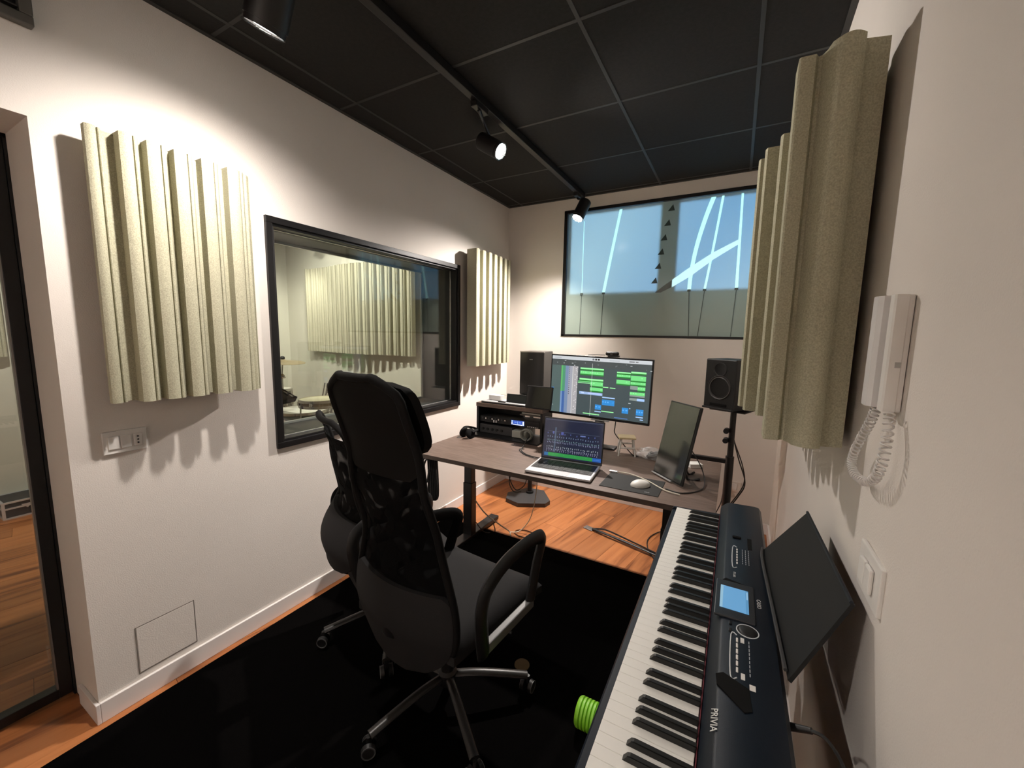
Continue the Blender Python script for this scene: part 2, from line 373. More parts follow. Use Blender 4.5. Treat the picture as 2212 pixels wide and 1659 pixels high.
# window 2 (frosted film, daylight behind)
w2 = thing('window_2', None, None); w2['kind'] = 'structure'
bm = NB()
for (x0, x1, z0, z1) in [(w2x0, w2x1, w2z1-.026, w2z1), (w2x0, w2x1, w2z0, w2z0+.018), (w2x0, w2x0+.030, w2z0, w2z1), (w2x1-.03, w2x1, w2z0, w2z1)]:
    box(bm, x0, x1, -.004, .05, z0, z1, .002)
obj('window_frame', bm, BLACKF, w2)
bm = NB(); box(bm, w2x0, w2x0+.012, .05, .15, w2z0, w2z1); box(bm, w2x0, w2x1, .05, .15, w2z1-.01, w2z1); box(bm, w2x0, w2x1, .05, .15, w2z0, w2z0+.01); box(bm, w2x1-.01, w2x1, .05, .15, w2z0, w2z1)
obj('window_reveal', bm, BLACKF, w2)
def film():
    m = bpy.data.materials.new('frosted_film'); m.use_nodes = True; n = m.node_tree.nodes; L = m.node_tree.links; n.remove(n['Principled BSDF']); out = n['Material Output']
    rf = n.new('ShaderNodeBsdfRefraction'); rf.inputs['IOR'].default_value = 1.22; rf.inputs['Roughness'].default_value = .42; rf.inputs['Color'].default_value = (.62, .70, .72, 1)
    df = n.new('ShaderNodeBsdfDiffuse'); df.inputs['Color'].default_value = (.52, .62, .54, 1)
    gl = n.new('ShaderNodeBsdfGlossy'); gl.inputs['Roughness'].default_value = .12; gl.inputs['Color'].default_value = (1, 1, 1, 1)
    a = n.new('ShaderNodeMixShader'); a.inputs[0].default_value = .55; L.new(rf.outputs[0], a.inputs[1]); L.new(df.outputs[0], a.inputs[2])
    fr = n.new('ShaderNodeFresnel'); fr.inputs['IOR'].default_value = 1.35
    b = n.new('ShaderNodeMixShader'); L.new(fr.outputs[0], b.inputs[0]); L.new(a.outputs[0], b.inputs[1]); L.new(gl.outputs[0], b.inputs[2])
    L.new(b.outputs[0], out.inputs['Surface']); return m
FILM = film(); CLEAR = glass_mat('clear_film_gap', (.94, 1.0, .98), 1.3)
# plates on frosted film: strips and band emit painted daylight, triangles are plain dark
gX0, gX1, gZ0, gZ1 = w2x0+.030, w2x1-.03, w2z0+.018, w2z1-.026
def qcurve(p0, p1, p2, wd0, wd1, n=10):
    L_, R_ = [], []
    for i in range(n+1):
        t = i/n; x = (1-t)**2*p0[0]+2*t*(1-t)*p1[0]+t*t*p2[0]; z = (1-t)**2*p0[1]+2*t*(1-t)*p1[1]+t*t*p2[1]; wd = wd0+(wd1-wd0)*t
        L_.append((x-wd, z)); R_.append((x+wd, z))
    return L_+R_[::-1]
shapes = [qcurve((1.040, gZ1-.012), (.985, 2.18), (.924, 1.815), .011, .012),
          qcurve((1.722, gZ1-.012), (1.600, 2.13), (1.597, 1.812), .016, .013),
          qcurve((1.784, gZ1-.012), (1.745, 2.1), (1.706, 1.812), .008, .008),
          qcurve((1.908, gZ1-.012), (1.914, 2.1), (1.918, 1.812), .007, .010),
          qcurve((.728, 2.42), (.729, 2.1), (.731, 1.815), .002, .003)]
band = [(1.470, 1.838), (1.60, 1.915), (1.75, 2.03), (1.905, 2.125), (1.905, 2.160), (1.74, 2.078), (1.57, 1.968), (1.470, 1.895)]
dark_band = [(1.345, 1.800), (1.390, 1.800), (1.468, 1.838), (1.468, 1.893), (1.42, 1.860)]
tris = []
for (x, z) in [(1.432, 2.440), (1.410, 2.331), (1.390, 2.222), (1.374, 2.115), (1.358, 2.006), (1.336, 1.894)]:
    tris.append([(x-.026, z-.021), (x+.024, z-.021), (x+.010, z+.026)])
fbm = NB(); box(fbm, gX0-.02, gX1+.02, .024, .025, gZ0-.01, gZ1+.015)
obj('frosted_film', fbm, FILM, w2, label='frosted bluish film on the glass')
STRIP = bpy.data.materials.new('daylight_glow_strip'); STRIP.use_nodes = True
_n = STRIP.node_tree.nodes; _b = _n['Principled BSDF']; _b.inputs['Base Color'].default_value = (.5, .6, .58, 1); _b.inputs['Roughness'].default_value = .15
_b.inputs['Emission Color'].default_value = (.42, .90, .93, 1); _b.inputs['Emission Strength'].default_value = .62  # emission stands in for daylight coming through the strips
for sh in shapes:
    bm = NB(); prism(bm, sh, -.0245, -.0225, Matrix(((1, 0, 0, 0), (0, 0, -1, 0), (0, 1, 0, 0), (0, 0, 0, 1)))); obj('glow_strip', bm, STRIP, w2)
bm = NB(); prism(bm, band, -.0235, -.0215, Matrix(((1, 0, 0, 0), (0, 0, -1, 0), (0, 1, 0, 0), (0, 0, 0, 1))))
BANDM = emit('daylight_glow_band', (.45, .70, .75), .75); obj('glow_band', bm, BANDM, w2)  # opaque band with its own glow in place of daylight behind
bm = NB(); prism(bm, dark_band, -.0238, -.0220, Matrix(((1, 0, 0, 0), (0, 0, -1, 0), (0, 1, 0, 0), (0, 0, 0, 1)))); obj('dark_band', bm, mat('dark_clear_glass', (.05, .075, .07), .2), w2)
for t in tris:
    bm = NB(); prism(bm, t, -.0240, -.0225, Matrix(((1, 0, 0, 0), (0, 0, -1, 0), (0, 1, 0, 0), (0, 0, 0, 1)))); obj('clear_triangle', bm, mat('dark_clear_glass', (.05, .075, .07), .2), w2)
bm = NB()
for x, x2 in ((.73, .724), (.924, .915), (1.597, 1.615), (1.706, 1.68), (1.918, 1.905)):
    tube(bm, [(x, .022, 1.805), (x2, .022, gZ0+.002)], .0028, 6, smooth=False)
    box(bm, x-.012, x+.012, .018, .024, 1.800, 1.816)
obj('film_line', bm, mat('film_line_grey', (.10, .13, .12), .5), w2)
# outside: parapet, column
bm = NB(); box(bm, -.5, 3.2, .25, .45, .6, 1.834); obj('wall_outside', bm, mat('outside_render', (.42, .48, .42), .9), kind='structure')
col = obj('outside_column', one(box, 1.325, 1.468, .19, .24, 1.2, 3.2, .02), mat('outside_column_grey', (.10, .13, .13), .9))
tagp(col, 'dark upright post seen blurred behind the frosted window', 'post')

# access hatch and left wall switch plate
h = thing('access_hatch', 'flush white square access hatch low in the left wall above the baseboard', 'hatch', (0, -2.772, .20))
obj('cover', one(box, 0, .0014, -.094, .094, -.093, .093, .001), WALL, h)
bm = NB(); ring(bm, -.098, .098, -.097, .097, .0025, 0, .0012, 0); obj('joint', bm, mat('dark_joint', (.16, .14, .12), .8), h)
sp = thing('switch_plate', 'wide white switch and socket plate in the shadow under the near left acoustic panel', 'switch', (0, -2.842, 1.035))
obj('plate', one(box, 0, .009, -.062, .062, -.042, .042, .003), WPLAST, sp)
for k, (a, b) in enumerate(((-.048, -.018), (-.014, .016))): obj('rocker', one(box, .009, .013, a, b, -.024, .024, .002), WPLAST, sp)
obj('socket', one(box, .009, .012, .022, .048, -.024, .024, .002), WPLAST, sp)
bm = NB()
for z in (-.012, 0, .012): cyl(bm, (.010, .035, z), (.0135, .035, z), .0028, n=10)
obj('socket_hole', bm, BPLAST, sp)

# ceiling ventilation grille at the upper left of the wall
v = thing('wall_vent', 'dark grey louvred air grille high at the left edge above the doorway', 'vent', (0, -3.12, 2.42))
bm = NB(); ring(bm, -.165, .165, -.078, .11, .028, 0, .03, .003); obj('frame', bm, mat('vent_grey', (.09, .085, .075), .4), v)
for k in range(5):
    bm = NB(); bx(bm, .012, 0, -.035+k*.028, .020, .276, .004, M=None); obj('slat', bm, mat('vent_dark', (.03, .028, .025), .5), v)
obj('backing', one(box, 0, .004, -.14, .14, -.05, .085), BPLAST, v)

# ================================================================ ACOUSTIC PANELS
def slat_poly(D, wd=.072, base=.012):
    """cross-section (u along the wall, d out of it)"""
    a = wd*.62; P = [(0, base), (0, D-.006)]
    for i in range(7):
        t = i/6; P.append((a*t, D-.006+.012*math.sin(PI*(.15+.7*t))))
    P += [(a+.001, D-.010), (a+.004, D-.010), (a+.005, D-.003)]
    for i in range(5):
        t = i/4; P.append((a+.005+(wd-a-.005)*t, D-.006+.004*math.sin(PI*t)-.012*t*t))
    P += [(wd, base)]
    return P
def panel_array(name, label, cat, origin, udir, ddir, slats, z0, z1, group, back_d=.072, base=.050):
    """slats: list of (u, depth, width)"""
    t = thing(name, label, cat, origin, 0, group)
    M = Matrix(((udir[0], ddir[0], 0, 0), (udir[1], ddir[1], 0, 0), (0, 0, 1, 0), (0, 0, 0, 1)))
    o0 = Vector(origin)
    bm = NB(); prism(bm, [(slats[0][0]+.012, base), (slats[0][0]+.012, back_d), (slats[-1][0]+slats[-1][2]-.01, back_d), (slats[-1][0]+slats[-1][2]-.01, base)], z0-o0.z+.004, z1-o0.z-.004, M)
    obj('backing', bm, FELT, t)
    for s in slats:
        u, d, wd = s[:3]
        bm = NB(); prism(bm, [(u+p[0], max(p[1], .0)) for p in slat_poly(d, wd, base if len(s) < 4 else s[3])], z0-o0.z, z1-o0.z, M)
        obj('slat', bm, FELT, t, smooth=28)
    for q in (slats[1][0], slats[-2][0]):
        for zz in (z0+.2, z1-.2):
            bm = NB(); prism(bm, [(q+.02, .001), (q+.02, base), (q+.04, base), (q+.04, .001)], zz-o0.z-.02, zz-o0.z+.02, M); obj('wall_bracket', bm, STEEL, t)
    return t
ZP0, ZP1 = 1.187, 2.095
G = 'slatted acoustic panels'
sl = [(0, .083, .045, .058), (.073, .115, .056), (.146, .115, .062), (.224, .115, .064), (.310, .115, .064), (.400, .115, .068), (.472, .085, .030)]
panel_array('acoustic_panel', 'pale slatted acoustic panel nearest on the left wall between doorway and window', 'acoustic panel', (0, -2.886, ZP0), (0, 1), (1, 0), sl, ZP0, ZP1, None)
sl = [(.0, .14, .062), (.092, .14, .060), (.184, .14, .060), (.276, .135, .060), (.368, .13, .060), (.460, .125, .060), (.552, .11, .055)]
panel_array('acoustic_panel', 'small slatted acoustic panel on the left wall near the back corner, right of the window', 'acoustic panel', (0, -.745, ZP0), (0, 1), (1, 0), sl, ZP0+.0, ZP1+.01, None)
# right wall: stepped end cap and slats running to the back
t = thing('acoustic_panel', 'large olive slatted acoustic panel with stepped end, on the right wall beside the intercom', 'acoustic panel', (W, -2.10, ZP0))
cap = [(-.066, .02), (-.070, -.078), (-.118, -.092)]
for i in range(9):
    a = i/8; cap.append((-.119-.058*a, -.104-.030*math.sin(PI*(.12+.80*a))))
cap += [(-.183, -.085), (-.190, -.070), (-.197, -.066), (-.203, -.080), (-.232, -.082), (-.236, -.078), (-.236, -.012), (-.225, -.008), (-.10, .02)]
bm = NB(); prism(bm, cap, 0, .925); obj('end_piece', bm, FELT, t, smooth=30)
M_ = Matrix(((0, -1, 0, 0), (1, 0, 0, 0), (0, 0, 1, 0), (0, 0, 0, 1)))
rs = [(.005, .222), (.105, .214), (.205, .214), (.285, .235), (.375, .272), (.465, .288), (.558, .278), (.65, .262), (.74, .245)]
bm = NB(); box(bm, -.13, -.058, -.01, .79, .004, .90); obj('backing', bm, FELT, t)
obj('wall_bracket', one(box, -.06, -.034, .30, .33, .1, .8), STEEL, t)
for u, d in rs:
    bm = NB(); prism(bm, [(u+p[0], p[1]) for p in slat_poly(d, .070, .06)], 0, .908, M_); obj('slat', bm, FELT, t, smooth=28)
# live room
sl = [(.092*i, .105+.085*(.5-.5*math.cos(2*PI*(i-1.5)/15.0)), .058) for i in range(18)]
panel_array('acoustic_panel', 'wide wavy slatted acoustic panel seen through the window in the live room', 'acoustic panel', (-2.475, YL1, 1.21), (1, 0), (0, -1), sl, 1.21, 2.15, None)
sl = [(.092*i, .10+.03*math.sin(i), .070) for i in range(7)]
panel_array('acoustic_panel', 'slatted acoustic panel seen through the glazed door at the left edge', 'acoustic panel', (XL, -3.215, 1.21), (0, 1), (1, 0), sl, 1.21, 2.12, None)

# ================================================================ LIGHTING: ceiling track and spots
TX = .745
trk = obj('lighting_track', one(box, TX-.018, TX+.018, -5.2, -.075, H-.040, H-.003, .003), BLACKM)
tagp(trk, 'long black ceiling track carrying the spotlights', 'lighting track')
LENS = emit('lamp_lens', (1, .95, .88), 22)
def track_lamp(label, head, aim, mount_y, vis=True, L_=.15, r=.047, power=30, angle=70, blend=.7, tx=TX, zt=H-.0415, beam=None):
    """head = centre of the lens"""
    head = Vector(head); d = (Vector(aim)-head).normalized(); back = head-d*L_
    t = thing('track_spotlight', label, 'spotlight', (tx, mount_y, zt))
    o0 = Vector((tx, mount_y, zt))
    obj('adapter', one(bx, 0, 0, -.013, .036, .11, .026, .003), BLACKM, t)
    piv = (head*.42+back*.58)-o0
    bm = NB(); tube(bm, [(0, 0, -.02), (0, 0, -.035), piv+Vector((0, 0, .058)), piv+Vector((0, 0, .040))], .008, 8, k=3); obj('stem', bm, BLACKM, t, smooth=50)
    q = d.to_track_quat('Z', 'Y').to_matrix().to_4x4(); M = Matrix.Translation(back-o0) @ q
    bm = NB(); lathe(bm, [(0, 0), (r*.85, 0), (r*.97, .006), (r, .02), (r, L_-.012), (r*.94, L_-.012), (r*.94, L_+.004), (r*.86, L_+.004), (r*.84, L_-.006), (0, L_-.008)], M, 32)
    obj('head', bm, BLACKM, t, smooth=35)
    bm = NB(); lathe(bm, [(0, L_-.0045), (r*.82, L_-.0045), (r*.82, L_-.001), (0, L_-.001)], M, 32); obj('lens', bm, LENS, t)
    bm = NB(); lathe(bm, [(r*.87, L_+.004), (r*1.0, L_+.005), (r*1.0, L_+.010), (r*.87, L_+.010)], M, 32, True); obj('bezel', bm, glass_mat('bezel_glass', (1, 1, 1), 1.6), t)
    spot('spot_beam', head+d*.014, beam or aim, power, angle, blend)
    return t
track_lamp('lit black track spotlight hanging mid ceiling with its bright lens facing the right wall', (.705, -1.355, 2.470), (2.2, -1.25, 1.55), -1.62, power=38, angle=110)
track_lamp('lit black track spotlight at the far end of the track before the frosted window', (.788, -.300, 2.364), (.12, -1.12, .3), -.20, power=215, angle=117, blend=1.0)
track_lamp('black track spotlight seen from behind at the top of the picture', (.588, -2.590, 2.385), (0.0, -2.57, 1.36), -2.46, beam=(0, -2.62, .75), power=56, angle=146, r=.062, L_=.17, blend=1.0)
track_lamp('track spotlight further back over the doorway side of the room', (.745, -4.2, 2.40), (1.78, -2.60, .70), -4.25, power=34, angle=44, blend=1.0)
track_lamp('added unseen fill spotlight behind the camera, bounced off the rear wall', (.745, -4.75, 2.40), (1.2, -5.4, 1.2), -4.8, power=95, angle=140)  # lamp added out of view for soft bounce fill
track_lamp('added unseen fill spotlight behind the camera, washing the right wall', (.745, -3.65, 2.40), (2.265, -4.4, 1.2), -3.7, power=16, angle=130)  # second added fill lamp, never in view
# live room
def live_lamp(label, head, aim, power, angle):
    return track_lamp(label, head, aim, head[1], power=power, angle=angle, tx=head[0]+.06, zt=2.62, r=.045, L_=.12)
live_lamp('lit grey spotlight glimpsed through the window at the top of the live room', (-2.02, -.66, 2.33), (-2.9, -1.1, .9), 30, 120)
live_lamp('spotlight lighting the wavy panel in the live room', (-1.25, -1.45, 2.40), (-1.6, -.3, 1.5), 66, 120)
live_lamp('second spotlight lighting the wavy panel in the live room', (-1.9, -1.55, 2.40), (-1.7, -.3, 1.4), 30, 120)
live_lamp('spotlight over the live room floor near the glazed door', (-1.7, -2.9, 2.42), (-2.95, -2.75, 1.2), 50, 140)

# ================================================================ RUG
rug = obj('rug', one(box, .055, 2.02, -4.2, -1.025, .0004, .012, .004), RUG)
tagp(rug, 'large black rug covering the floor under the chairs', 'rug')

# ================================================================ DESK
DX0, DX1, DYF, DYB, DZT = .222, 1.925, -1.585, -.79, .712
ds = thing('desk', 'long height-adjustable desk with a grey-brown wood top on black legs', 'desk', ((DX0+DX1)/2, (DYF+DYB)/2, 0))
ox, oy = (DX0+DX1)/2, (DYF+DYB)/2
bm = NB(); box(bm, DX0-ox, DX1-ox, DYF-oy, DYB-oy, DZT-.002, DZT, 0); obj('tabletop', bm, DESKM, ds)
bm = NB(); box(bm, DX0-ox, DX1-ox, DYF-oy, DYB-oy, DZT-.025, DZT-.002, 0); obj('edge_band', bm, DESKE, ds)
for x in (.392, 1.70):
    ft = obj('foot', one(box, x-ox-.035, x-ox+.035, DYF-oy+.03, DYB-oy-.05, .013, .043, .004), BLACKM, ds)
    obj('leg', one(box, x-ox-.035, x-ox+.035, -1.215-oy, -1.155-oy, .04, .42, .003), BLACKM, ds)
    obj('leg', one(box, x-ox-.030, x-ox+.030, -1.210-oy, -1.160-oy, .42, DZT-.06, .002), BLACKM, ds)
    obj('bracket', one(box, x-ox-.03, x-ox+.03, DYF-oy+.12, DYB-oy-.06, DZT-.062, DZT-.026, .002), BLACKM, ds)
obj('crossbar', one(box, .42-ox, 1.67-ox, -1.205-oy, -1.165-oy, DZT-.062, DZT-.028, .002), BLACKM, ds)

# rack shelf on desk
HX0, HX1, HYF, HYB, HZ = .298, .838, -.972, -.80, .945
hu = thing('desk_rack_shelf', 'black rack shelf with a brown wooden top on the left of the desk', 'shelf', (HX0, HYF, DZT))
h0 = (HX0, HYF, DZT)
def rel(x0, x1, y0, y1, z0, z1, o, bev=0): return one(box, x0-o[0], x1-o[0], y0-o[1], y1-o[1], z0-o[2], z1-o[2], bev)
obj('shelf_top', rel(HX0, HX1, HYF, HYB, HZ-.028, HZ, h0, .001), DESKM, hu)
obj('side_panel', rel(HX0+.002, HX0+.020, HYF+.004, HYB, DZT, HZ-.028, h0), BPLAST, hu)
obj('side_panel', rel(HX1-.018, HX1-.002, HYF+.004, HYB, DZT, HZ-.028, h0), BPLAST, hu)
obj('base_board', rel(HX0-.065, HX1, HYF-.075, HYB, DZT, DZT+.008, h0), BPLAST, hu)
obj('inner_shelf', rel(HX0+.35, HX1-.02, HYF+.03, HYB, HZ-.062, HZ-.055, h0), mat('inner_shelf_grey', (.12, .10, .085), .5), hu)
obj('back_panel', rel(HX0+.02, HX0+.32, HYB-.006, HYB, DZT+.02, HZ-.04, h0), BPLAST, hu)
# rack unit (audio interface)
ri = thing('audio_interface', 'black rack audio unit with knobs and a small lit blue display in the desk shelf', 'audio device', (HX0+.022, HYF+.022, DZT+.090))
r0 = (HX0+.022, HYF+.022, DZT+.090)
obj('body', one(box, 0, .49, 0, .14, 0, .044, .002), BPLAST, ri)
for k in range(8):
    bm = NB(); cyl(bm, (.03+k*.027, 0, .030), (.03+k*.027, -.012, .030), .0055, n=14); obj('knob', bm, CHROME if k % 2 else GPLAST, ri, smooth=40)
for k in range(2):
    bm = NB(); box(bm, .115+k*.02, .127+k*.02, -.004, 0, .003, .022, .001); obj('fader', bm, ALU, ri)
sm = screen_mat('rack_display', 1.0)
it = [(.03, .12, .1, .3, (.5, .8, 1)), (.03, .10, .38, .9, (.7, .85, 1)), (.88, .97, .1, .9, (.8, .9, 1)), (.15, .85, .82, .95, (.8, .85, 1)), (.49, .51, .2, .8, (.4, .6, 1)), (.25, .42, .3, .5, (.1, .2, .7)), (.6, .75, .3, .5, (.1, .2, .6))]
rects('display', .105, .034, it, sm, ri, Matrix.Translation((.318, -.002, .024)), (.03, .07, .30))
for k in range(6):
    bm = NB(); box(bm, .395+k*.015, .404+k*.015, -.003, 0, .006, .010, .0005); obj('button', bm, WPLAST, ri)
r2 = thing('patch_unit', 'dark lower rack unit with a pale grey plate in the desk shelf', 'audio device', (HX0+.022, HYF+.018, DZT+.010))
obj('body', one(box, 0, .275, 0, .14, 0, .062, .002), GPLAST, r2)
bm = NB()
for k in range(5): cyl(bm, (.03+k*.04, 0, .03), (.03+k*.04, -.008, .03), .010, n=14)
obj('jack_row', bm, BPLAST, r2, smooth=40)
b_ = obj('small_grey_box', rel(.60, .715, HYF+.005, HYB-.02, DZT+.010, DZT+.060, (.60, HYF, DZT), .003), mat('light_grey_box', (.36, .36, .32), .6), loc=(.60, HYF, DZT))
tagp(b_, 'plain light grey box inside the bottom of the desk shelf', 'box')
# cable knot
bm = NB(); random.seed(3)
for k in range(5):
    c0 = Vector((.735, -1.0, DZT+.052)); pts = []
    for i in range(7):
        a = 2*PI*i/7+k; pts.append(c0+Vector((.033*math.cos(a)*(1+.3*random.random()), .018*math.sin(a+k), .032*math.sin(a)*(1+.3*random.random()))))
    tube(bm, pts, .0045, 6, closed=True, k=4)
tagp(obj('cable_bundle', bm, mat('grey_cable', (.22, .22, .20), .6), smooth=50), 'tangled grey cable knot in front of the desk shelf beside the laptop', 'cable')
# stacked hub / small keyboard gear right end of shelf
for i, (z, nm, lab) in enumerate(((.001, 'hard_drive', 'lower black box with white buttons behind the left edge of the laptop screen'), (.054, 'hard_drive', 'upper black box with white markings stacked beside the right end of the desk shelf'))):
    d_ = thing(nm, lab, 'device', (.845, HYF+.004, DZT+z))
    obj('body', one(box, 0, .078, 0, .15, 0, .051, .003), BPLAST, d_)
    for k in range(2): obj('button', one(box, .010+k*.032, .034+k*.032, -.003, 0, .012+i*.02, .020+i*.02, .001), WPLAST, d_)
# laptop on shelf (closed, silver)
lp = thing('closed_laptop', 'closed silver laptop lying flat on the rack shelf top', 'laptop', (.335, -.962, HZ)); l0 = (.335, -.962, HZ)
obj('base', one(box, 0, .36, 0, .15, 0.001, .008, .003), BPLAST, lp); obj('lid', one(box, 0, .36, 0, .15, .009, .016, .003), ALU, lp)
wb = obj('white_adapter', one(box, -.05, .05, -.03, .03, 0, .038, .004), WPLAST, loc=(.415, -.875, HZ+.016)); tagp(wb, 'small white power brick on the closed laptop', 'adapter')
bm = NB(); tube(bm, [(.44, -.87, HZ+.052), (.47, -.88, HZ+.060), (.52, -.88, HZ+.055), (.56, -.87, HZ+.03)], .003, 6); tagp(obj('white_cable', bm, CABLEW, smooth=50), 'short white cable over the white power brick', 'cable')
bb = obj('black_remote', one(box, -.03, .03, -.012, .012, 0, .008, .003), BPLAST, loc=(.505, -.945, HZ+.016)); tagp(bb, 'tiny black gadget lying on the closed laptop', 'gadget')
def tilt_dev(label, x0, x1, y, z0, hgt, tilt, mfront):
    t = thing('tablet', label, 'tablet', ((x0+x1)/2, y, z0), 0); hw = (x1-x0)/2
    M = Matrix.Rotation(-tilt, 4, 'X')
    obj('body', one(box, -hw, hw, 0, .010, 0, hgt, .003, M), BPLAST, t)
    obj('screen', one(box, -hw+.008, hw-.008, -.0012, 0, .008, hgt-.008, 0, M), mfront, t)
    obj('stand', one(box, -.02, .02, .008, .07, 0, .006, .001), BPLAST, t)
    return t
DSCR = mat('dark_screen_glass', (.012, .012, .013), .08, spec=.6)
tilt_dev('small dark speaker display standing on the rack shelf', .520, .695, -.915, HZ+.016, .062, .20, mat('dark_mesh', (.012, .016, .013), .6))
tilt_dev('dark tablet propped on the rack shelf against the monitor', .700, .895, -.968, HZ+.002, .155, .22, DSCR)
# papers under the shelf top
pp = obj('paper_sheets', one(box, 0, .16, 0, .10, 0, .010, .001), PAPER, loc=(.655, HYF+.045, HZ-.054)); tagp(pp, 'folded white papers on the inner rack shelf', 'papers')

# headphones on desk left
hp = thing('headphones', 'black closed headphones lying on the left rear edge of the desk', 'headphones', (.318, -1.115, DZT))
for s in (-1, 1):
    bm = NB(); lathe(bm, [(0, -.014), (.028, -.014), (.036, -.006), (.036, .008), (.028, .014), (0, .012)], Matrix.Translation((s*.030, -.004*s, .034)) @ Matrix.Rotation(PI/2-.35*s, 4, 'Y') @ Matrix.Rotation(.3, 4, 'X')); obj('ear_cup', bm, CHAIRB, hp, smooth=50)
bm = NB(); tube(bm, [(-.042, 0, .05), (-.045, .05, .062), (-.015, .095, .05), (.03, .09, .045), (.05, .04, .05), (.042, 0, .045)], .008, 8, sx=1.5); obj('headband', bm, CHAIRB, hp, smooth=50)

# cable hank hanging under desk
bm = NB(); random.seed(5); c0 = Vector((.345, -1.545, .566))
tube(bm, [c0+Vector(p) for p in [(-.015, 0, .112), (-.060, .005, .095), (-.078, .005, .02), (-.055, 0, -.045), (-.02, -.005, -.035), (-.008, 0, .04)]], .0075, 7)
tube(bm, [c0+Vector(p) for p in [(-.005, .01, .112), (-.048, .012, .085), (-.064, .01, .02), (-.045, .005, -.04), (-.01, 0, -.03)]], .006, 7)
for k in range(5):
    dx = -.018+.011*k
    tube(bm, [c0+Vector(p) for p in [(dx, .004*k, .112), (dx+.004, .004*k, .0), (dx*.9+.008, .004*k-.01, -.12), (dx*.6+.02, .004*k-.015, -.15), (dx*.9+.032, .004*k-.01, -.12), (dx+.020, .004*k, 0), (dx+.012, .004*k, .112)]], .0055, 6)
tube(bm, [c0+Vector(p) for p in [(-.055, 0, -.04), (-.056, 0, -.09), (-.050, 0, -.115)]], .006, 6)
tube(bm, [c0+Vector(p) for p in [(-.050, 0, -.113), (-.048, 0, -.145)]], .003, 6)
tagp(obj('cable_hank', bm, CABLE, smooth=50), 'coiled black cable hanging from the left front edge of the desk', 'cable')

# ================================================================ MONITOR
MX0, MX1, MZ0, MZ1, MY = .765, 1.440, .845, 1.290, -.865
mx0 = .0
X0, X1, Z0, Z1 = .7655, 1.3925, 0, 0
mon = thing('computer_monitor', 'large black-framed monitor showing a music timeline of green and blue blocks', 'monitor', (1.18, -.85, DZT))
mc = Vector((1.18, -.85, DZT)); mwid, mhei = .676, .413
mcx, mcz = 1.1785, 1.109
Mm = Matrix.Translation(Vector((mcx, -.862, mcz))-mc) @ Matrix.Rotation(math.radians(1.0), 4, 'Y')
obj('housing', one(bx, 0, .012, 0, mwid, .024, mhei, .003, Mm), BPLAST, mon)
obj('rear_housing', one(bx, 0, .038, -.04, .34, .04, .22, .012, Mm), BPLAST, mon)
G_ = (.16, .62, .20); G2 = (.30, .80, .33); DG = (.02, .18, .03); B_ = (.03, .22, .55); LB = (.33, .50, .80); GR = (.22, .26, .24)
it = [(0, 1, 0, .058, (.50, .52, .54)), (.37, .57, .012, .046, (.50, .52, .54)), (0, 1, .058, .165, (.055, .065, .065)), (0, .105, .165, 1, (.075, .11, .105)), (.105, .122, .165, .62, (.10, .40, .12)), (.122, .150, .165, .62, (.07, .25, .14)), (.105, .122, .62, 1, (.16, .26, .45)), (.122, .150, .62, 1, (.05, .11, .30)),
      (.150, .185, .165, 1, (.16, .22, .34)), (.185, .225, .165, 1, (.30, .31, .36)), (.225, .285, .165, 1, (.34, .33, .34)), (.228, .234, .165, 1, (.55, .55, .55)), (0, .036, .47, .545, (.04, .18, .5)), (0, .03, .56, .59, (.04, .15, .4))]
random.seed(11)
for k in range(7): it.append((.375+.027*k, .375+.027*k+.02, .014, .044, (.02, .02, .02)))
for (a, b) in ((.79, .84), (.85, .875), (.02, .10), (.23, .35), (.6, .7)): it.append((a, b, .022, .040, (.15, .15, .15) if b > .78 else (.38, .40, .42)))
for k in range(34): a = .04+.95*random.random(); vv = .068+.085*random.random(); it.append((a, a+.008+.012*random.random(), vv, vv+.010, (.45, .47, .48)))
for k in range(30): a = .245+.03*random.random(); vv = .175+.8*k/30; it.append((a, a+.012, vv, vv+.012, (.6, .58, .58)))
for k in range(14): vv = .18+.5*k/14; it.append((.19, .198, vv, vv+.018, (.08, .08, .12)))
for (a, b) in ((.012, .72), (.06, .72), (.012, .80), (.065, .80), (.01, .87), (.06, .90), (.05, .48)): it.append((a, a+.018, b, b+.018, (.30, .36, .35)))
it.append((0, .1, .975, .99, G2))
def reg(a, b, c, d, col, dk=True):
    if dk: it.append((a, b, d, d+.022, DG))
    it.append((a, b, c, d, col))
    if d-c > .03:
        n_ = max(2, int((b-a)/.022))
        for q in range(n_):
            uu = a+(b-a)*(q+.15)/n_; it.append((uu, uu+(b-a)/n_*.55, c+(d-c)*.32, c+(d-c)*.55, tuple(min(1, x*1.35+.06) for x in col)))
reg(.31, .55, .178, .203, G2); reg(.31, .55, .233, .285, G_); reg(.305, .55, .36, .388, G2); it.append((.29, .42, .41, .425, G_)); it.append((.29, .42, .435, .447, G2)); reg(.42, .55, .405, .475, G_); reg(.42, .55, .505, .56, G_); it.append((.42, .55, .56, .578, GR))
reg(.55, .605, .475, .490, G2, False); reg(.62, .675, .478, .492, G2, False)
reg(.68, .812, .205, .225, G2); reg(.68, .812, .243, .285, G_); reg(.68, .812, .335, .40, G_); reg(.815, .955, .185, .212, G2); reg(.815, .955, .25, .33, G_); reg(.815, .955, .348, .395, G_)
reg(.885, .955, .425, .48, G_); it.append((.815, .885, .415, .475, GR)); reg(.815, .955, .515, .565, G_); it.append((.815, .955, .567, .59, GR)); it.append((.815, .885, .615, .655, GR)); it.append((.885, .955, .615, .655, LB)); it.append((.808, .830, .70, .715, (.4, .45, .45)))
it.append((.31, .55, .59, .635, (.28, .40, .62))); it.append((.33, .36, .60, .62, (.5, .6, .9))); it.append((.40, .54, .60, .62, (.42, .50, .85)))
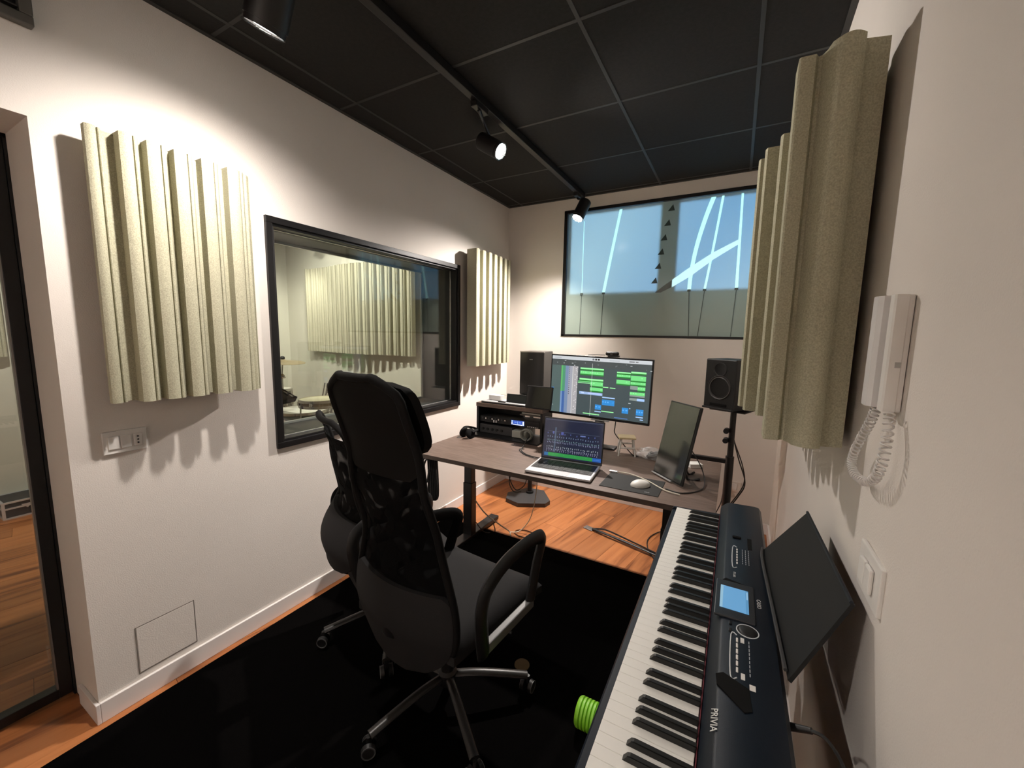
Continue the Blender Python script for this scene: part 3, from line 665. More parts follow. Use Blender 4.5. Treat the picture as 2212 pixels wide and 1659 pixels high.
it.append((.55, .675, .645, .665, LB)); reg(.55, .675, .69, .785, B_, False); reg(.482, .545, .79, .875, B_, False); it.append((.48, .545, .90, .917, LB)); reg(.75, .812, .79, .885, B_, False); it.append((.82, .83, .785, .8, LB))
reg(.885, .953, .79, .89, B_, False); it.append((.885, .953, .91, .928, LB)); it.append((.925, .955, .95, .965, LB)); reg(.36, .53, .955, .972, G2, False); reg(.548, .672, .885, .90, G2, False); it.append((.68, .81, .965, .98, (.08, .16, .35)))
it.append((.4315, .4345, .10, 1, (.55, .58, .56)))
rects('screen', mwid-.018, mhei-.026, it, screen_mat('monitor_screen', .72), mon, Mm @ Matrix.Translation((0, -.0006, .003)), (.050, .068, .072))
bm = NB(); box(bm, -.03, .03, .045, .07, .02, mcz-DZT, .003); obj('stand_neck', bm, BPLAST, mon)
obj('stand_foot', one(box, -.13, .13, -.03, .055, 0, .012, .004), BPLAST, mon)
obj('light_bar', one(box, -.03, .09, -.016, .0, -.2125, -.2075, 0, Mm), ALU, mon)
wc = thing('webcam', 'small black webcam sitting on top of the monitor', 'camera', (1.262, -.858, 1.322))
bm = NB(); bx(bm, 0, 0, .014, .085, .028, .026, .010); obj('body', bm, BPLAST, wc, smooth=50)
bm = NB(); cyl(bm, (0, -.013, .014), (0, -.018, .014), .009); obj('lens', bm, DSCR, wc, smooth=40)
obj('clip', one(box, -.025, .045, -.016, .016, -.006, .004, .002), BPLAST, wc)
bm = NB(); tube(bm, [(1.10, -.85, 1.322), (1.15, -.852, 1.326), (1.215, -.85, 1.326)], .0025, 6); tagp(obj('webcam_cable', bm, CABLE, smooth=50), 'thin cable lying along the top edge of the monitor', 'cable')
bm = NB(); tube(bm, [(1.30, -.840, .896), (1.30, -.85, .86), (1.305, -.865, .825), (1.37, -.90, .77), (1.44, -.93, DZT+.006), (1.47, -.91, DZT+.005)], .0035, 6); tagp(obj('monitor_cable', bm, CABLE, smooth=50), 'black cable dropping from the monitor over the mini stool to the desk', 'cable')

# ================================================================ LAPTOP
lt = thing('laptop', 'open silver and black laptop showing a dark mixer screen with a green strip', 'laptop', (1.0, -1.4, DZT))
A = Vector((1.0040, -1.552, DZT+.004)); Bv = Vector((1.355, -1.522, DZT+.004))
ux = (Bv-A).normalized(); uy = Vector((-ux.y, ux.x, 0)); Ll = .358; Dl = .246
ML = Matrix(((ux.x, uy.x, 0, A.x-1.0), (ux.y, uy.y, 0, A.y+1.4), (0, 0, 1, A.z-DZT), (0, 0, 0, 1)))
obj('base', one(box, 0, Ll, 0, Dl, 0, .014, .004, ML), ALU, lt)
obj('palm_rest', one(box, .004, Ll-.004, .004, .058, .0135, .0146, 0, ML), mat('silver_palm_rest', (.55, .54, .56), .4, metal=.2), lt)
obj('keyboard_deck', one(box, .012, Ll-.012, .060, Dl-.018, .0138, .0148, 0, ML), BPLAST, lt)
kb = None
for r_ in range(6):
    for c_ in range(13):
        loc = ML @ Vector((.036+c_*.0233, .085+r_*.0222, .0148))
        if kb is None: kb = obj('key', one(bx, 0, 0, .0008, .0195, .0185, .0016, 0, Matrix.Rotation(math.atan2(ux.y, ux.x), 4, 'Z')), mat('laptop_key', (.02, .02, .021), .4), lt, loc=loc)
        else: share(kb, lt, loc)
obj('trackpad', one(box, .115, .240, .008, .055, .0146, .0149, 0, ML), mat('trackpad', (.50, .49, .51), .35), lt)
MS = ML @ Matrix.Translation((.006, Dl-.004, .013)) @ Matrix.Rotation(math.radians(-11), 4, 'X')
obj('lid', one(box, 0, Ll, 0, .005, 0, .244, .003, MS), mat('laptop_lid_dark', (.03, .03, .033), .4, metal=.3), lt)
it = []
random.seed(4)
for r_, (vv, n_, c_) in enumerate(((.36, 9, (.10, .14, .40)), (.44, 22, (.16, .22, .34)), (.53, 30, (.15, .24, .26)), (.58, 30, (.2, .22, .34)), (.70, 26, (.30, .34, .38)), (.76, 30, (.26, .26, .36)), (.80, 24, (.18, .18, .28)))):
    for k in range(n_):
        a = .06+.9*k/n_+.01*random.random(); b = vv+.02*random.random(); it.append((a, a+.010, b, b+.03+.01*random.random(), c_))
it += [(.30, .345, .33, .40, (.06, .08, .30)), (.19, .215, .22, .85, (.06, .09, .14)), (.15, .18, .33, .38, (.08, .1, .3)), (.63, .72, .36, .39, (.12, .16, .36)), (.07, .95, .325, .33, (.10, .13, .2)), (.02, .98, .02, .035, (.06, .07, .11))]
it += [(.03, .10, .88, .965, (.02, .12, .30)), (.10, .86, .875, .965, (.03, .26, .06)), (.86, 1.0, .875, .965, (.02, .10, .38)), (.86, .98, .915, .93, (.05, .18, .5))]
for k in range(20): a = .11+.75*k/20; it.append((a, a+.012, .90, .915, (.08, .42, .12)))
rects('screen', Ll-.014, .226, it, screen_mat('laptop_screen', .6, .12), lt, MS @ Matrix.Translation((Ll/2, -.0006, .124)), (.016, .019, .040))
bm = NB(); tube(bm, [(.985, -1.30, DZT+.008), (.88, -1.27, DZT+.004), (.80, -1.20, DZT+.004), (.775, -1.12, DZT+.01), (.765, -1.03, DZT+.05)], .003, 6); tube(bm, [(1.0, -1.33, DZT+.008), (.86, -1.27, DZT+.003), (.78, -1.19, DZT+.003), (.80, -1.16, DZT+.003)], .0025, 6)
tagp(obj('laptop_cable', bm, CABLE, smooth=50), 'thin dark cable looping from the left side of the laptop', 'cable')

# mouse pad, mouse
mp_ = obj('mouse_pad', one(box, -.14, .14, -.112, .112, 0, .003, .001), mat('mouse_pad_black', (.006, .006, .006), .8), loc=(1.545, -1.412, DZT)); tagp(mp_, 'black rectangular mouse pad on the desk right of the laptop', 'mouse pad')
text('pad_print', 'PRO', .012, Matrix.Translation((.085, -.085, .0032)), INK, mp_)
bm = NB(); vs = ball(bm, (0, 0, 0), 1, (.034, .050, .027), 28, 16)
for v_ in bm.verts: v_.co.z = max(v_.co.z, -.004)+.004
ms = obj('mouse', bm, WPLAST, smooth=60, loc=(1.585, -1.428, DZT+.0035)); ms.rotation_euler = (0, 0, math.radians(-50)); tagp(ms, 'white rounded computer mouse on the black mouse pad', 'mouse')
bm = NB(); tube(bm, [(1.42, -1.295, DZT+.007), (1.50, -1.285, DZT+.006), (1.60, -1.34, DZT+.006), (1.70, -1.43, DZT+.006), (1.77, -1.45, DZT+.005)], .003, 6)
tagp(obj('charging_cable', bm, CABLEW, smooth=50), 'white charging cable running across the mouse pad top', 'cable')
bm = NB(); box(bm, 1.395, 1.44, -1.305, -1.287, DZT+.003, DZT+.012, .002); tagp(obj('cable_connector', bm, ALU), 'silver plug of the white charging cable by the laptop', 'plug')

# ================================================================ SECOND DISPLAY (drawn tilted)
a0 = Vector((1.602, -1.182, DZT+.009)); b0 = Vector((1.752, -1.335, DZT+.009)); du = (b0-a0).normalized(); hg = Vector((.060, .075, .388)); nn = du.cross(hg).normalized()
sd = thing('portable_display', 'slim dark portable screen switched off, leaning upright on the desk right of the mouse', 'display', a0); wd_ = (b0-a0).length
hh = hg.length; hz = hg.normalized()
Md = Matrix(((du.x, -nn.x, hz.x, 0), (du.y, -nn.y, hz.y, 0), (du.z, -nn.z, hz.z, 0), (0, 0, 0, 1)))
if nn.dot(Vector((1.949, -3.417, 1.45))-a0) < 0: nn = -nn; Md = Matrix(((du.x, -nn.x, hz.x, 0), (du.y, -nn.y, hz.y, 0), (du.z, -nn.z, hz.z, 0), (0, 0, 0, 1)))
obj('housing', one(box, 0, wd_+.02, .001, .012, 0, hh, .003, Md), BPLAST, sd)
obj('screen', one(box, .006, wd_+.010, -.0015, .001, .008, hh-.006, 0, Md), mat('off_screen_glass', (.012, .013, .011), .10, spec=1.0, coat=.6), sd)
obj('front_edge', one(box, 0, wd_*.75, -.010, .0, -.004, .002, .001, Md), ALU, sd)
bm = NB(); p1 = a0*0+du*(wd_*.75)+hz*.17; tube(bm, [p1+Vector((.012, .01, 0)), Vector((.175, -.02, -.002)), Vector((.235, -.005, .001))], .007, 6, k=4); tube(bm, [p1+Vector((.012, .01, -.02)), Vector((.17, .06, .001)), Vector((.20, .10, .001))], .006, 6, k=4)
obj('stand_leg', bm, BPLAST, sd, smooth=50)
bm = NB(); tube(bm, [(1.72, -1.05, .86), (1.745, -1.04, .865), (1.80, -1.05, .80), (1.845, -1.12, DZT+.03), (1.86, -1.30, DZT+.005), (1.78, -1.42, DZT+.004), (1.70, -1.40, DZT+.004)], .003, 6)
tagp(obj('display_cable', bm, CABLE, smooth=50), 'black cable curving on the desk behind the portable screen', 'cable')
wbx = obj('white_card_box', one(box, -.035, .035, -.03, .03, 0, .022, .001), PAPER, loc=(1.79, -.945, DZT)); wbx.rotation_euler = (0, 0, .5); tagp(wbx, 'small white card box on the desk behind the portable screen', 'box')

# mini stool on desk
st = thing('mini_stool', 'miniature white and pale wood stool standing on the desk behind the laptop', 'stool', (1.395, -.92, DZT), math.radians(20)); st.scale = (1.2, 1.2, 1.15)
obj('seat', one(bx, 0, 0, .098, .085, .075, .010, .002), WOODP, st)
for sx_ in (-1, 1):
    for sy_ in (-1, 1):
        bm = NB(); tube(bm, [(sx_*.030, sy_*.026, .093), (sx_*.042, sy_*.036, 0)], .005, 6, smooth=False); obj('leg', bm, WPLAST, st)
obj('step', one(bx, 0, -.030, .045, .080, .014, .006, .001), WPLAST, st); obj('step', one(bx, 0, .030, .055, .080, .014, .006, .001), WPLAST, st)
# plastic bag with cable
bgm = bpy.data.materials.new('clear_plastic_bag'); bgm.use_nodes = True; n_ = bgm.node_tree.nodes; L_ = bgm.node_tree.links
p_ = n_['Principled BSDF']; p_.inputs['Base Color'].default_value = (.8, .8, .8, 1); p_.inputs['Roughness'].default_value = .15
tr_ = n_.new('ShaderNodeBsdfTransparent'); mxx = n_.new('ShaderNodeMixShader'); mxx.inputs[0].default_value = .30; L_.new(tr_.outputs[0], mxx.inputs[1]); L_.new(p_.outputs[0], mxx.inputs[2]); L_.new(mxx.outputs[0], n_['Material Output'].inputs['Surface'])
pb = thing('plastic_bag', 'crumpled clear plastic bag holding a black cable on the desk beside the portable screen', 'bag', (1.565, -.915, DZT))
bm = NB(); bmesh.ops.create_icosphere(bm, subdivisions=4, radius=1)
for v_ in bm.verts:
    p = v_.co.copy(); k = 1+.35*noise.noise(p*2.2)+.22*noise.noise(p*5); v_.co = Vector((p.x*.105*k, p.y*.06*k, max(0, .030+p.z*.034*k)))
obj('film', bm, bgm, pb)
bm = NB()
for k in range(6): tube(bm, [(.045*math.cos(a)*(1-.08*k), .026*math.sin(a), .010+.005*k+.004*math.sin(3*a+k)) for a in [2*PI*i/9 for i in range(9)]], .0045, 6, closed=True, k=3)
obj('coiled_cable', bm, CABLE, pb, smooth=50)

# ================================================================ SPEAKERS AND STANDS
def speaker(label, loc, rz, w_, d_, h_, grille=False):
    t = thing('loudspeaker', label, 'speaker', loc, rz)
    obj('cabinet', one(bx, 0, d_/2, h_/2, w_, d_, h_, .006), BPLAST if not grille else mat('speaker_side', (.03, .028, .026), .4), t)
    if grille:
        bm = NB(); shell(bm, lambda u, v: Vector(((u-.5)*(w_-.012), -.004-.012*math.sin(PI*u), .006+v*(h_-.012))), 10, 2, lambda u, v: Vector((0, .008, 0))); obj('grille', bm, mat('grille_black', (.008, .008, .008), .35), t, smooth=40)
        bm = NB(); shell(bm, lambda u, v: Vector(((u-.5)*w_, -.004-.014*math.sin(PI*u), h_-.008+v*.010)), 10, 1, lambda u, v: Vector((0, .02, 0))); obj('top_trim', bm, mat('speaker_trim', (.35, .33, .32), .4, metal=.5), t)
        bm = NB(); bx(bm, 0, -.0185, h_*.82, .030, .003, .006, .001); obj('badge', bm, STEEL, t)
    else:
        X = Matrix.Rotation(PI/2, 4, 'X')
        bm = NB(); lathe(bm, [(0, -.006), (.010, -.004), (.024, -.012), (.034, -.002), (.038, .004), (.040, 0)], Matrix.Translation((0, 0, h_*.80)) @ X); obj('tweeter', bm, GPLAST, t, smooth=40)
        r_ = w_*.36
        bm = NB(); lathe(bm, [(0, -.014), (r_*.30, -.012), (r_*.34, -.022), (r_*.78, -.006), (r_*.84, .004), (r_*.92, .002), (r_*1.0, .005), (r_*1.06, 0)], Matrix.Translation((0, 0, h_*.44)) @ X); obj('woofer', bm, mat('woofer_cone', (.022, .021, .021), .5), t, smooth=35)
        obj('port', one(bx, 0, -.001, .028, w_*.55, .004, .016, .002), CHAIRB, t)
        obj('lower_lip', one(bx, 0, -.006, .006, w_, .014, .012, .003), BPLAST, t)
    return t
speaker('black two-way studio speaker on the right stand beside the acoustic panel', (1.880, -.765, 1.027), math.radians(-32), .192, .20, .298)
speaker('tall black speaker with curved grille at the left behind the rack shelf', (.430, -.325, .93), math.radians(4), .222, .22, .375, True)
def sstand(label, x, y, ztop, rz=0, tripod=False):
    t = thing('speaker_stand', label, 'speaker stand', (x, y, 0), rz)
    if tripod:
        bm = NB(); prism(bm, [(-.17, -.10), (-.06, .10), (.09, .11), (.23, -.07), (.22, -.15), (.02, -.26), (-.12, -.22)], 0.0, .035); obj('base', bm, GPLAST, t)
        bm = NB(); cyl(bm, (0, 0, .035), (0, 0, .052), .034); obj('collar', bm, BPLAST, t, smooth=40)
    else:
        bm = NB(); bx(bm, 0, 0, .010, .26, .26, .020, .004); obj('base', bm, BLACKM, t)
    bm = NB(); cyl(bm, (0, 0, .02), (0, 0, ztop-.30), .024 if not tripod else .020); obj('lower_pole', bm, BLACKM, t, smooth=40)
    bm = NB(); cyl(bm, (0, 0, ztop-.32), (0, 0, ztop-.008), .017); obj('upper_pole', bm, BLACKM, t, smooth=40)
    obj('top_plate', one(bx, 0, .0, ztop-.004, .20, .22, .007, .002), BLACKM, t)
    return t
s2 = sstand('black pole stand holding the right studio speaker beside the desk', 1.966, -.65, 1.024, math.radians(-20))
for z in (.905, .845):
    bm = NB(); cyl(bm, (-.030, .0, z-.02), (-.018, -.045, z-.02), .016, n=20); cyl(bm, (0, 0, z-.02), (-.03, -.005, z-.02), .008, n=10); obj('knob', bm, BPLAST, s2, smooth=40)
sstand('black stand with a polygonal base on the floor below the left of the desk', .420, -.285, .927, 0, True)
ba = obj('clamp_arm', one(bx, 0, 0, 0, .20, .03, .026, .003), BLACKM, loc=(1.845, -.70, .705)); tagp(ba, 'black horizontal arm between the desk rear edge and the right speaker stand', 'arm')
bm = NB()
tube(bm, [(1.985, -.62, 1.01), (1.965, -.62, .97), (1.962, -.62, .90), (2.01, -.62, .72), (2.06, -.60, .56), (2.03, -.60, .46), (1.97, -.62, .36)], .004, 6)
tube(bm, [(1.99, -.60, 1.01), (1.97, -.60, .95), (1.975, -.61, .84), (2.04, -.60, .66), (2.055, -.58, .54), (2.00, -.60, .42), (1.94, -.62, .33)], .0035, 6)
tagp(obj('speaker_cable', bm, CABLE, smooth=50), 'pair of black cables hanging behind the right speaker stand', 'cable')
ot = thing('wall_outlet', 'white socket plate on the back wall beside the right speaker stand', 'outlet', (2.0, 0, .325))
obj('plate', one(box, -.06, .06, -.008, 0, -.04, .04, .003), mat('outlet_plate', (.68, .62, .56), .5), ot)
obj('insert', one(box, -.035, .035, -.011, -.008, -.024, .024, .002), WPLAST, ot)
bm = NB(); cyl(bm, (1.975, -.012, .328), (1.965, -.055, .325), .020, .014, n=16); tube(bm, [(1.965, -.05, .325), (1.945, -.075, .28), (1.935, -.08, .20), (1.90, -.09, .10)], .004, 6)
tagp(obj('power_plug', bm, CABLE, smooth=45), 'black plug and lead in the back wall socket', 'plug')
jb = obj('junction_box', one(box, -.03, .03, -.02, .0, 0, .035, .003), WPLAST, loc=(.055, -.013, .079)); tagp(jb, 'small white cable box on the baseboard in the back left corner', 'box')
# cables under the desk
bm = NB(); tube(bm, [(.58, -1.08, .685), (.60, -1.02, .52), (.61, -1.0, .42), (.66, -1.0, .355), (.725, -1.0, .40), (.74, -1.0, .47), (.69, -1.0, .52), (.63, -1.0, .48), (.605, -1.0, .40), (.64, -1.0, .34), (.70, -1.0, .35)], .0035, 6)
tube(bm, [(.86, -1.0, .685), (.83, -1.0, .60), (.74, -1.0, .54), (.62, -1.0, .52)], .004, 6)
tagp(obj('hanging_cable', bm, CABLE, smooth=50), 'black cable looping in the air under the desk', 'cable')
bm = NB(); tube(bm, [(.44, -1.19, .30), (.50, -1.15, .20), (.56, -1.05, .09), (.60, -.98, .02), (.62, -1.0, .006), (.64, -1.03, .018)], .0045, 6)
tube(bm, [(.60, -.98, .015), (.66, -.93, .015), (.73, -.90, .12), (.78, -.92, .32), (.80, -.95, .50), (.81, -.98, .685)], .0035, 6)
tagp(obj('white_power_cable', bm, CABLEW, smooth=50), 'pale cable dropping from the left desk leg to the floor', 'cable')
bm = NB(); tube(bm, [(.43, -1.16, .12), (.46, -1.10, .03), (.50, -1.02, .006), (.47, -.99, .05)], .0035, 6)
tagp(obj('thin_floor_cable', bm, CABLE, smooth=50), 'thin black cable reaching the foot of the left desk leg', 'cable')
bm = NB(); tube(bm, [(.70+.075*math.cos(a), -.93+.05*math.sin(a), .006) for a in [i*2*PI/10 for i in range(10)]], .004, 6, closed=True, k=4)
tagp(obj('coiled_floor_cable', bm, mat('brown_cable', (.14, .055, .02), .5), smooth=50), 'brownish cable ring lying on the orange floor by the rug edge', 'cable')
# floor strap
fs = thing('floor_strap', 'black double strap with a grey end plate on the orange floor under the desk', 'strap', (1.08, -.60, .0))
obj('end_plate', one(bx, 0, 0, .004, .075, .05, .006, .002, Matrix.Rotation(-.28, 4, 'Z')), STEEL, fs)
bm = NB(); tube(bm, [(.03, -.01, .012), (.12, -.045, .018), (.30, -.10, .022), (.52, -.165, .018)], .007, 6, sx=1.5); tube(bm, [(.03, -.005, .010), (.12, -.01, .028), (.24, -.06, .036), (.52, -.160, .028)], .005, 6, sx=1.4)
obj('strap_band', bm, BPLAST, fs, smooth=50); obj('buckle', one(bx, .535, -.17, .03, .035, .045, .06, .004), BPLAST, fs)
bm = NB(); tube(bm, [(1.66, -.33, .02), (1.55, -.40, .008), (1.50, -.55, .006), (1.54, -.72, .006), (1.64, -.86, .006)], .004, 6)
tagp(obj('curved_floor_cable', bm, CABLE, smooth=50), 'thin black cable curving on the floor left of the piano', 'cable')

# ================================================================ DIGITAL PIANO
KX0, KX1 = 1.772, 2.082; KY1, KY0 = -1.655, -2.985; KZ = .690
pn = thing('digital_piano', 'black digital piano with 88 keys and a blue touch display along the right wall', 'piano', (KX0, KY1, 0)); k0 = Vector((KX0, KY1, 0))
def kb_(x0, x1, y0, y1, z0, z1, bev=0): return rel(x0, x1, y0, y1, z0, z1, (KX0, KY1, 0), bev)
M_xz = Matrix(((1, 0, 0, 0), (0, 0, -1, 0), (0, 1, 0, 0), (0, 0, 0, 1)))   # poly (x,z) extruded along -y
yk0 = -1.740   # far end of the keys (lowest note)
front = [(0, KZ), (0, .757), (.004, .762), (.016, .762), (.018, .750), (.171, .750), (.171, KZ)]
rear = [(.1712, KZ), (.1712, .765), (.173, .779), (.192, .797), (.198, .800), (.285, .803), (.300, .800), (.308, .788), (.310, .70), (.300, KZ)]
cheek = [(0, KZ), (0, .762), (.006, .770), (.171, .775), (.171, KZ)]
bm = NB(); prism(bm, rear, 0, 1.33, M_xz); obj('control_panel_body', bm, KBLUE, pn, smooth=25)
bm = NB(); prism(bm, front, .0855, 1.309, M_xz); obj('key_bed', bm, KBLUE, pn, smooth=25)
for (a, b) in ((-1.727, yk0+.001), (yk0-1.2235, KY0)):
    bm = NB(); prism(bm, cheek, -(a-KY1), -(b-KY1), M_xz); obj('end_block', bm, KBLUE, pn, smooth=25)
obj('felt_strip', kb_(1.9415, 1.9435, yk0-1.222, yk0, .752, .777), mat('red_felt', (.12, .02, .03), .9), pn)
wk = None
for i in range(52):
    loc = Vector((1.790, yk0-.0235*(i+.5), .752))-k0
    if wk is None:
        bm = NB(); box(bm, 0, .150, -.0114, .0114, 0, .0205, .0010); wk = obj('white_key', bm, WKEY, pn, loc=loc)
    else: share(wk, pn, loc)
pos = [1.1]+[2+7*o+b for o in range(7) for b in (.92, 2.08, 3.9, 5.0, 6.1)]
bkq = None
for p in pos:
    loc = Vector((1.838, yk0-.0235*p, .7725))-k0
    if bkq is None:
        bm = NB(); prism(bm, [(0, 0), (.008, .0105), (.012, .0120), (.103, .0120), (.103, 0)], -.0048, .0048, Matrix(((1, 0, 0, 0), (0, 0, 1, 0), (0, 1, 0, 0), (0, 0, 0, 1))))
        es = [e for e in bm.edges if abs(e.verts[0].co.y-e.verts[1].co.y) < 1e-6 and min(v_.co.z for v_ in e.verts) > .009]
        bmesh.ops.bevel(bm, geom=es, offset=.0012, segments=2, affect='EDGES')
        bkq = obj('black_key', bm, BKEY, pn, loc=loc)
    else: share(bkq, pn, loc)
# display and panel
zt = .8015
dsp = obj('display_bezel', kb_(1.950, 2.036, -2.410, -2.252, .799, .8055, .002), mat('display_bezel', (.02, .022, .027), .35), pn)
SCRM = screen_mat('piano_display', .55, .2)
o_ = rects('display', .100, .062, [(.0, 1, 0, .10, (.10, .28, .48)), (.06, .4, .02, .07, (.3, .5, .7)), (.0, 1, .9, 1, (.28, .48, .62))], SCRM, pn, Matrix.Translation(Vector((1.992, -2.331, .8062))-k0) @ Matrix.Rotation(-PI/2, 4, 'Z') @ Matrix.Rotation(-PI/2, 4, 'X'), (.135, .35, .60))
bm = NB(); lathe(bm, [(.0205, .0002), (.0225, .0002), (.0225, .0022), (.0205, .0022)], Matrix.Translation(Vector((2.019, -2.438, .8005))-k0), 36, True)
obj('dial_ring', bm, mat('dial_ring_white', (.55, .57, .60), .4), pn, smooth=40)
bm = NB(); lathe(bm, [(0, .003), (.014, .0035), (.019, .001), (.0195, -.001), (0, -.001)], Matrix.Translation(Vector((2.019, -2.438, .802))-k0), 32); obj('dial', bm, BPLAST, pn, smooth=50)
def pill(x, ya, yb, wd, nm):
    bm = NB(); pts = [(x, ya, zt), (x-wd*.5, ya-.003, zt), (x-wd*.5, yb+.003, zt), (x, yb, zt)]
    tube(bm, [Vector(p)-k0 for p in pts], .0013, 6, k=4); obj(nm, bm, mat('panel_line', (.60, .62, .64), .4), pn, smooth=50)
pill(1.998, -2.462, -2.590, .022, 'panel_outline'); pill(1.998, -2.034, -2.160, .022, 'panel_outline')
for k in range(6): obj('button', kb_(1.9965, 2.0005, -2.485-k*.018, -2.472-k*.018, .8005, .8030, .0008), WPLAST, pn)
for k in range(6): obj('button', kb_(1.9965, 2.0005, -2.055-k*.017, -2.045-k*.017, .8005, .8030, .0008), WPLAST, pn)
for y in (-2.475, -2.582): obj('label_tile', kb_(2.005, 2.012, y-.008, y+.008, .8010, .8022), WPLAST, pn)
bm = NB()
for k in range(9): box(bm, 2.020-KX0, 2.0215-KX0, -2.48-k*.012-KY1, -2.472-k*.012-KY1, .8018, .8024)
for k in range(8):
    for q in range(3): box(bm, 2.012+.008*q-KX0, 2.0135+.008*q-KX0, -2.05-k*.012-KY1, -2.043-k*.012-KY1, .8012, .8022)
obj('panel_print', bm, INK, pn)
obj('tile_mark', kb_(2.019, 2.029, -2.610, -2.596, .8010, .8024), WPLAST, pn)
for y in (-2.425, -2.450): obj('small_button', kb_(1.982, 1.988, y-.006, y+.006, .8002, .8030, .001), BPLAST, pn)
obj('pitch_wheel', kb_(1.985, 2.010, -1.972, -1.958, .8010, .8060, .003), CHAIRB, pn)
obj('rear_slot', kb_(2.027, 2.040, -2.035, -1.955, .8010, .8026, .001), CHAIRB, pn)
bm = NB(); prism(bm, [(1.955-KX0, -2.262-KY1), (1.972-KX0, -2.235-KY1), (2.025-KX0, -2.250-KY1), (2.03-KX0, -2.262-KY1)], .7995, .8030); obj('panel_recess', bm, CHAIRB, pn)
bm = NB(); prism(bm, [(1.962-KX0, -2.600-KY1), (1.975-KX0, -2.590-KY1), (2.018-KX0, -2.610-KY1), (2.022-KX0, -2.660-KY1), (2.010-KX0, -2.668-KY1), (1.965-KX0, -2.625-KY1)], .7995, .8032); obj('speaker_grille', bm, CHAIRB, pn)
bm = NB(); prism(bm, [(1.962-KX0, -1.700-KY1), (1.975-KX0, -1.690-KY1), (1.975-KX0, -1.80-KY1), (1.962-KX0, -1.80-KY1)], .780, .7995); bm.free()
Rt = Matrix.Rotation(-PI/2, 4, 'Z')
sl_ = Matrix.Rotation(math.radians(-40), 4, 'Y')
text('brand_print', 'PRIVIA', .017, Matrix.Translation(Vector((1.9635, -2.705, .7990))-k0) @ Matrix.Rotation(math.radians(-25), 4, 'Y') @ Rt, mat('silver_print', (.6, .6, .58), .4), pn)
text('maker_print', 'CASIO', .013, Matrix.Translation(Vector((2.045, -2.318, .8030))-k0) @ Rt, mat('silver_print', (.6, .6, .58), .4), pn)
text('model_print', 'PX-560', .009, Matrix.Translation(Vector((1.992, -2.205, .8025))-k0) @ Rt, mat('silver_print', (.6, .6, .58), .4), pn)
# piano stand
ps = thing('piano_stand', 'black frame stand with a dark brown rear rail carrying the digital piano', 'stand', (1.93, -2.32, 0)); 
for y in (-1.80, -2.85):
    obj('side_panel', one(box, -.13, .135, y+2.32-.018, y+2.32+.018, .013, KZ, .003), BLACKM, ps)
obj('rear_rail', one(box, .118, .150, -.50, .50, .45, KZ-.002, .002), DESKE, ps)
obj('top_rail', one(box, -.12, .118, -.60, .60, KZ-.03, KZ-.001, .002), BLACKM, ps) if False else None
# music rest
mr = thing('music_rest', 'black music rest leaning back on the rear of the digital piano', 'music rest', (2.075, -2.28, .80))
bl, tl, tr2, br = Vector((2.068, -2.012, .800)), Vector((2.165, -2.030, .955)), Vector((2.178, -2.480, .955)), Vector((2.084, -2.545, .800)); oo = Vector((2.075, -2.28, .80))
def rest(u, v): 
    p = (bl*(1-u)+br*u)*(1-v)+(tl*(1-u)+tr2*u)*v; return p-oo
bm = NB(); shell(bm, rest, 10, 6, lambda u, v: Vector((.006, 0, -.004))); obj('board', bm, mat('music_rest_black', (.006, .0062, .0064), .6, bump=.2, bscale=700, spec=.3), mr)
bm = NB(); tube(bm, [rest(0, .03)+Vector((-.004, .0, .004)), rest(.15, .02)+Vector((-.010, 0, .006)), rest(.6, .03)+Vector((-.008, 0, .005)), rest(.97, .02)+Vector((-.004, 0, .004))], .004, 6); obj('lip', bm, GPLAST, mr, smooth=50)
bm = NB(); tube(bm, [tl-oo, (tl*.5+tr2*.5)-oo, tr2-oo], .004, 6); obj('top_edge', bm, KBLUE, mr, smooth=50)
bm = NB(); cyl(bm, (2.080, -2.615, .765), (2.112, -2.628, .785), .007, .005, n=12); tube(bm, [(2.105, -2.626, .782), (2.130, -2.640, .79), (2.150, -2.675, .775), (2.150, -2.72, .73), (2.14, -2.77, .60), (2.13, -2.80, .30)], .003, 6)
tagp(obj('piano_cable', bm, CABLE, smooth=50), 'black jack lead plugged in the back of the piano at lower right', 'cable')
# green thing
gt = thing('green_tube', 'bright green ribbed rubber tube lying on the rug beside the piano', 'tube', (1.60, -2.115, .064))
bm = NB(); pr = [(0, 0), (.045, 0), (.049, .004)]
for k in range(9): pr += [(.051, .008+k*.013), (.0515, .015+k*.013), (.046, .0185+k*.013)]
pr += [(.049, .128), (.045, .13), (0, .13)]
lathe(bm, pr, Matrix.Translation((-.065, 0, -.002)) @ Matrix.Rotation(PI/2, 4, 'Y') @ Matrix.Rotation(0, 4, 'Z'), 32); obj('ribbed_sleeve', bm, GREEN, gt, smooth=25)

# ================================================================ INTERCOM, SWITCH ON THE RIGHT WALL
ic = thing('intercom', 'white wall intercom with coiled handset cord on the right wall', 'intercom', (W, -2.36, 1.43)); ic.location = Vector((1.94909, -3.41744, 1.4516))+(Vector(ic.location)-Vector((1.94909, -3.41744, 1.4516)))*.835; ic.scale = (.835, .835, .835); ic.location.x = WX(ic.location.y); i0 = Vector((W, -2.36, 1.43))
def icb(y0, y1, z0, z1, d0, d1, bev=.002): return one(box, -d1, -d0, y0+2.36, y1+2.36, z0-1.43, z1-1.43, bev)
obj('base', icb(-2.300, -2.185, 1.302, 1.545, 0, .010), WPLAST, ic)
bm = NB(); M = Matrix(((0, -1, 0, 0), (1, 0, 0, 0), (0, 0, 1, 0), (0, 0, 0, 1)))
prism(bm, [(.058, .010), (.057, .029), (.062, .032), (.090, .031), (.100, .022), (.100, .010)], -.128, .116, M); obj('cover', bm, WPLAST, ic, smooth=20)
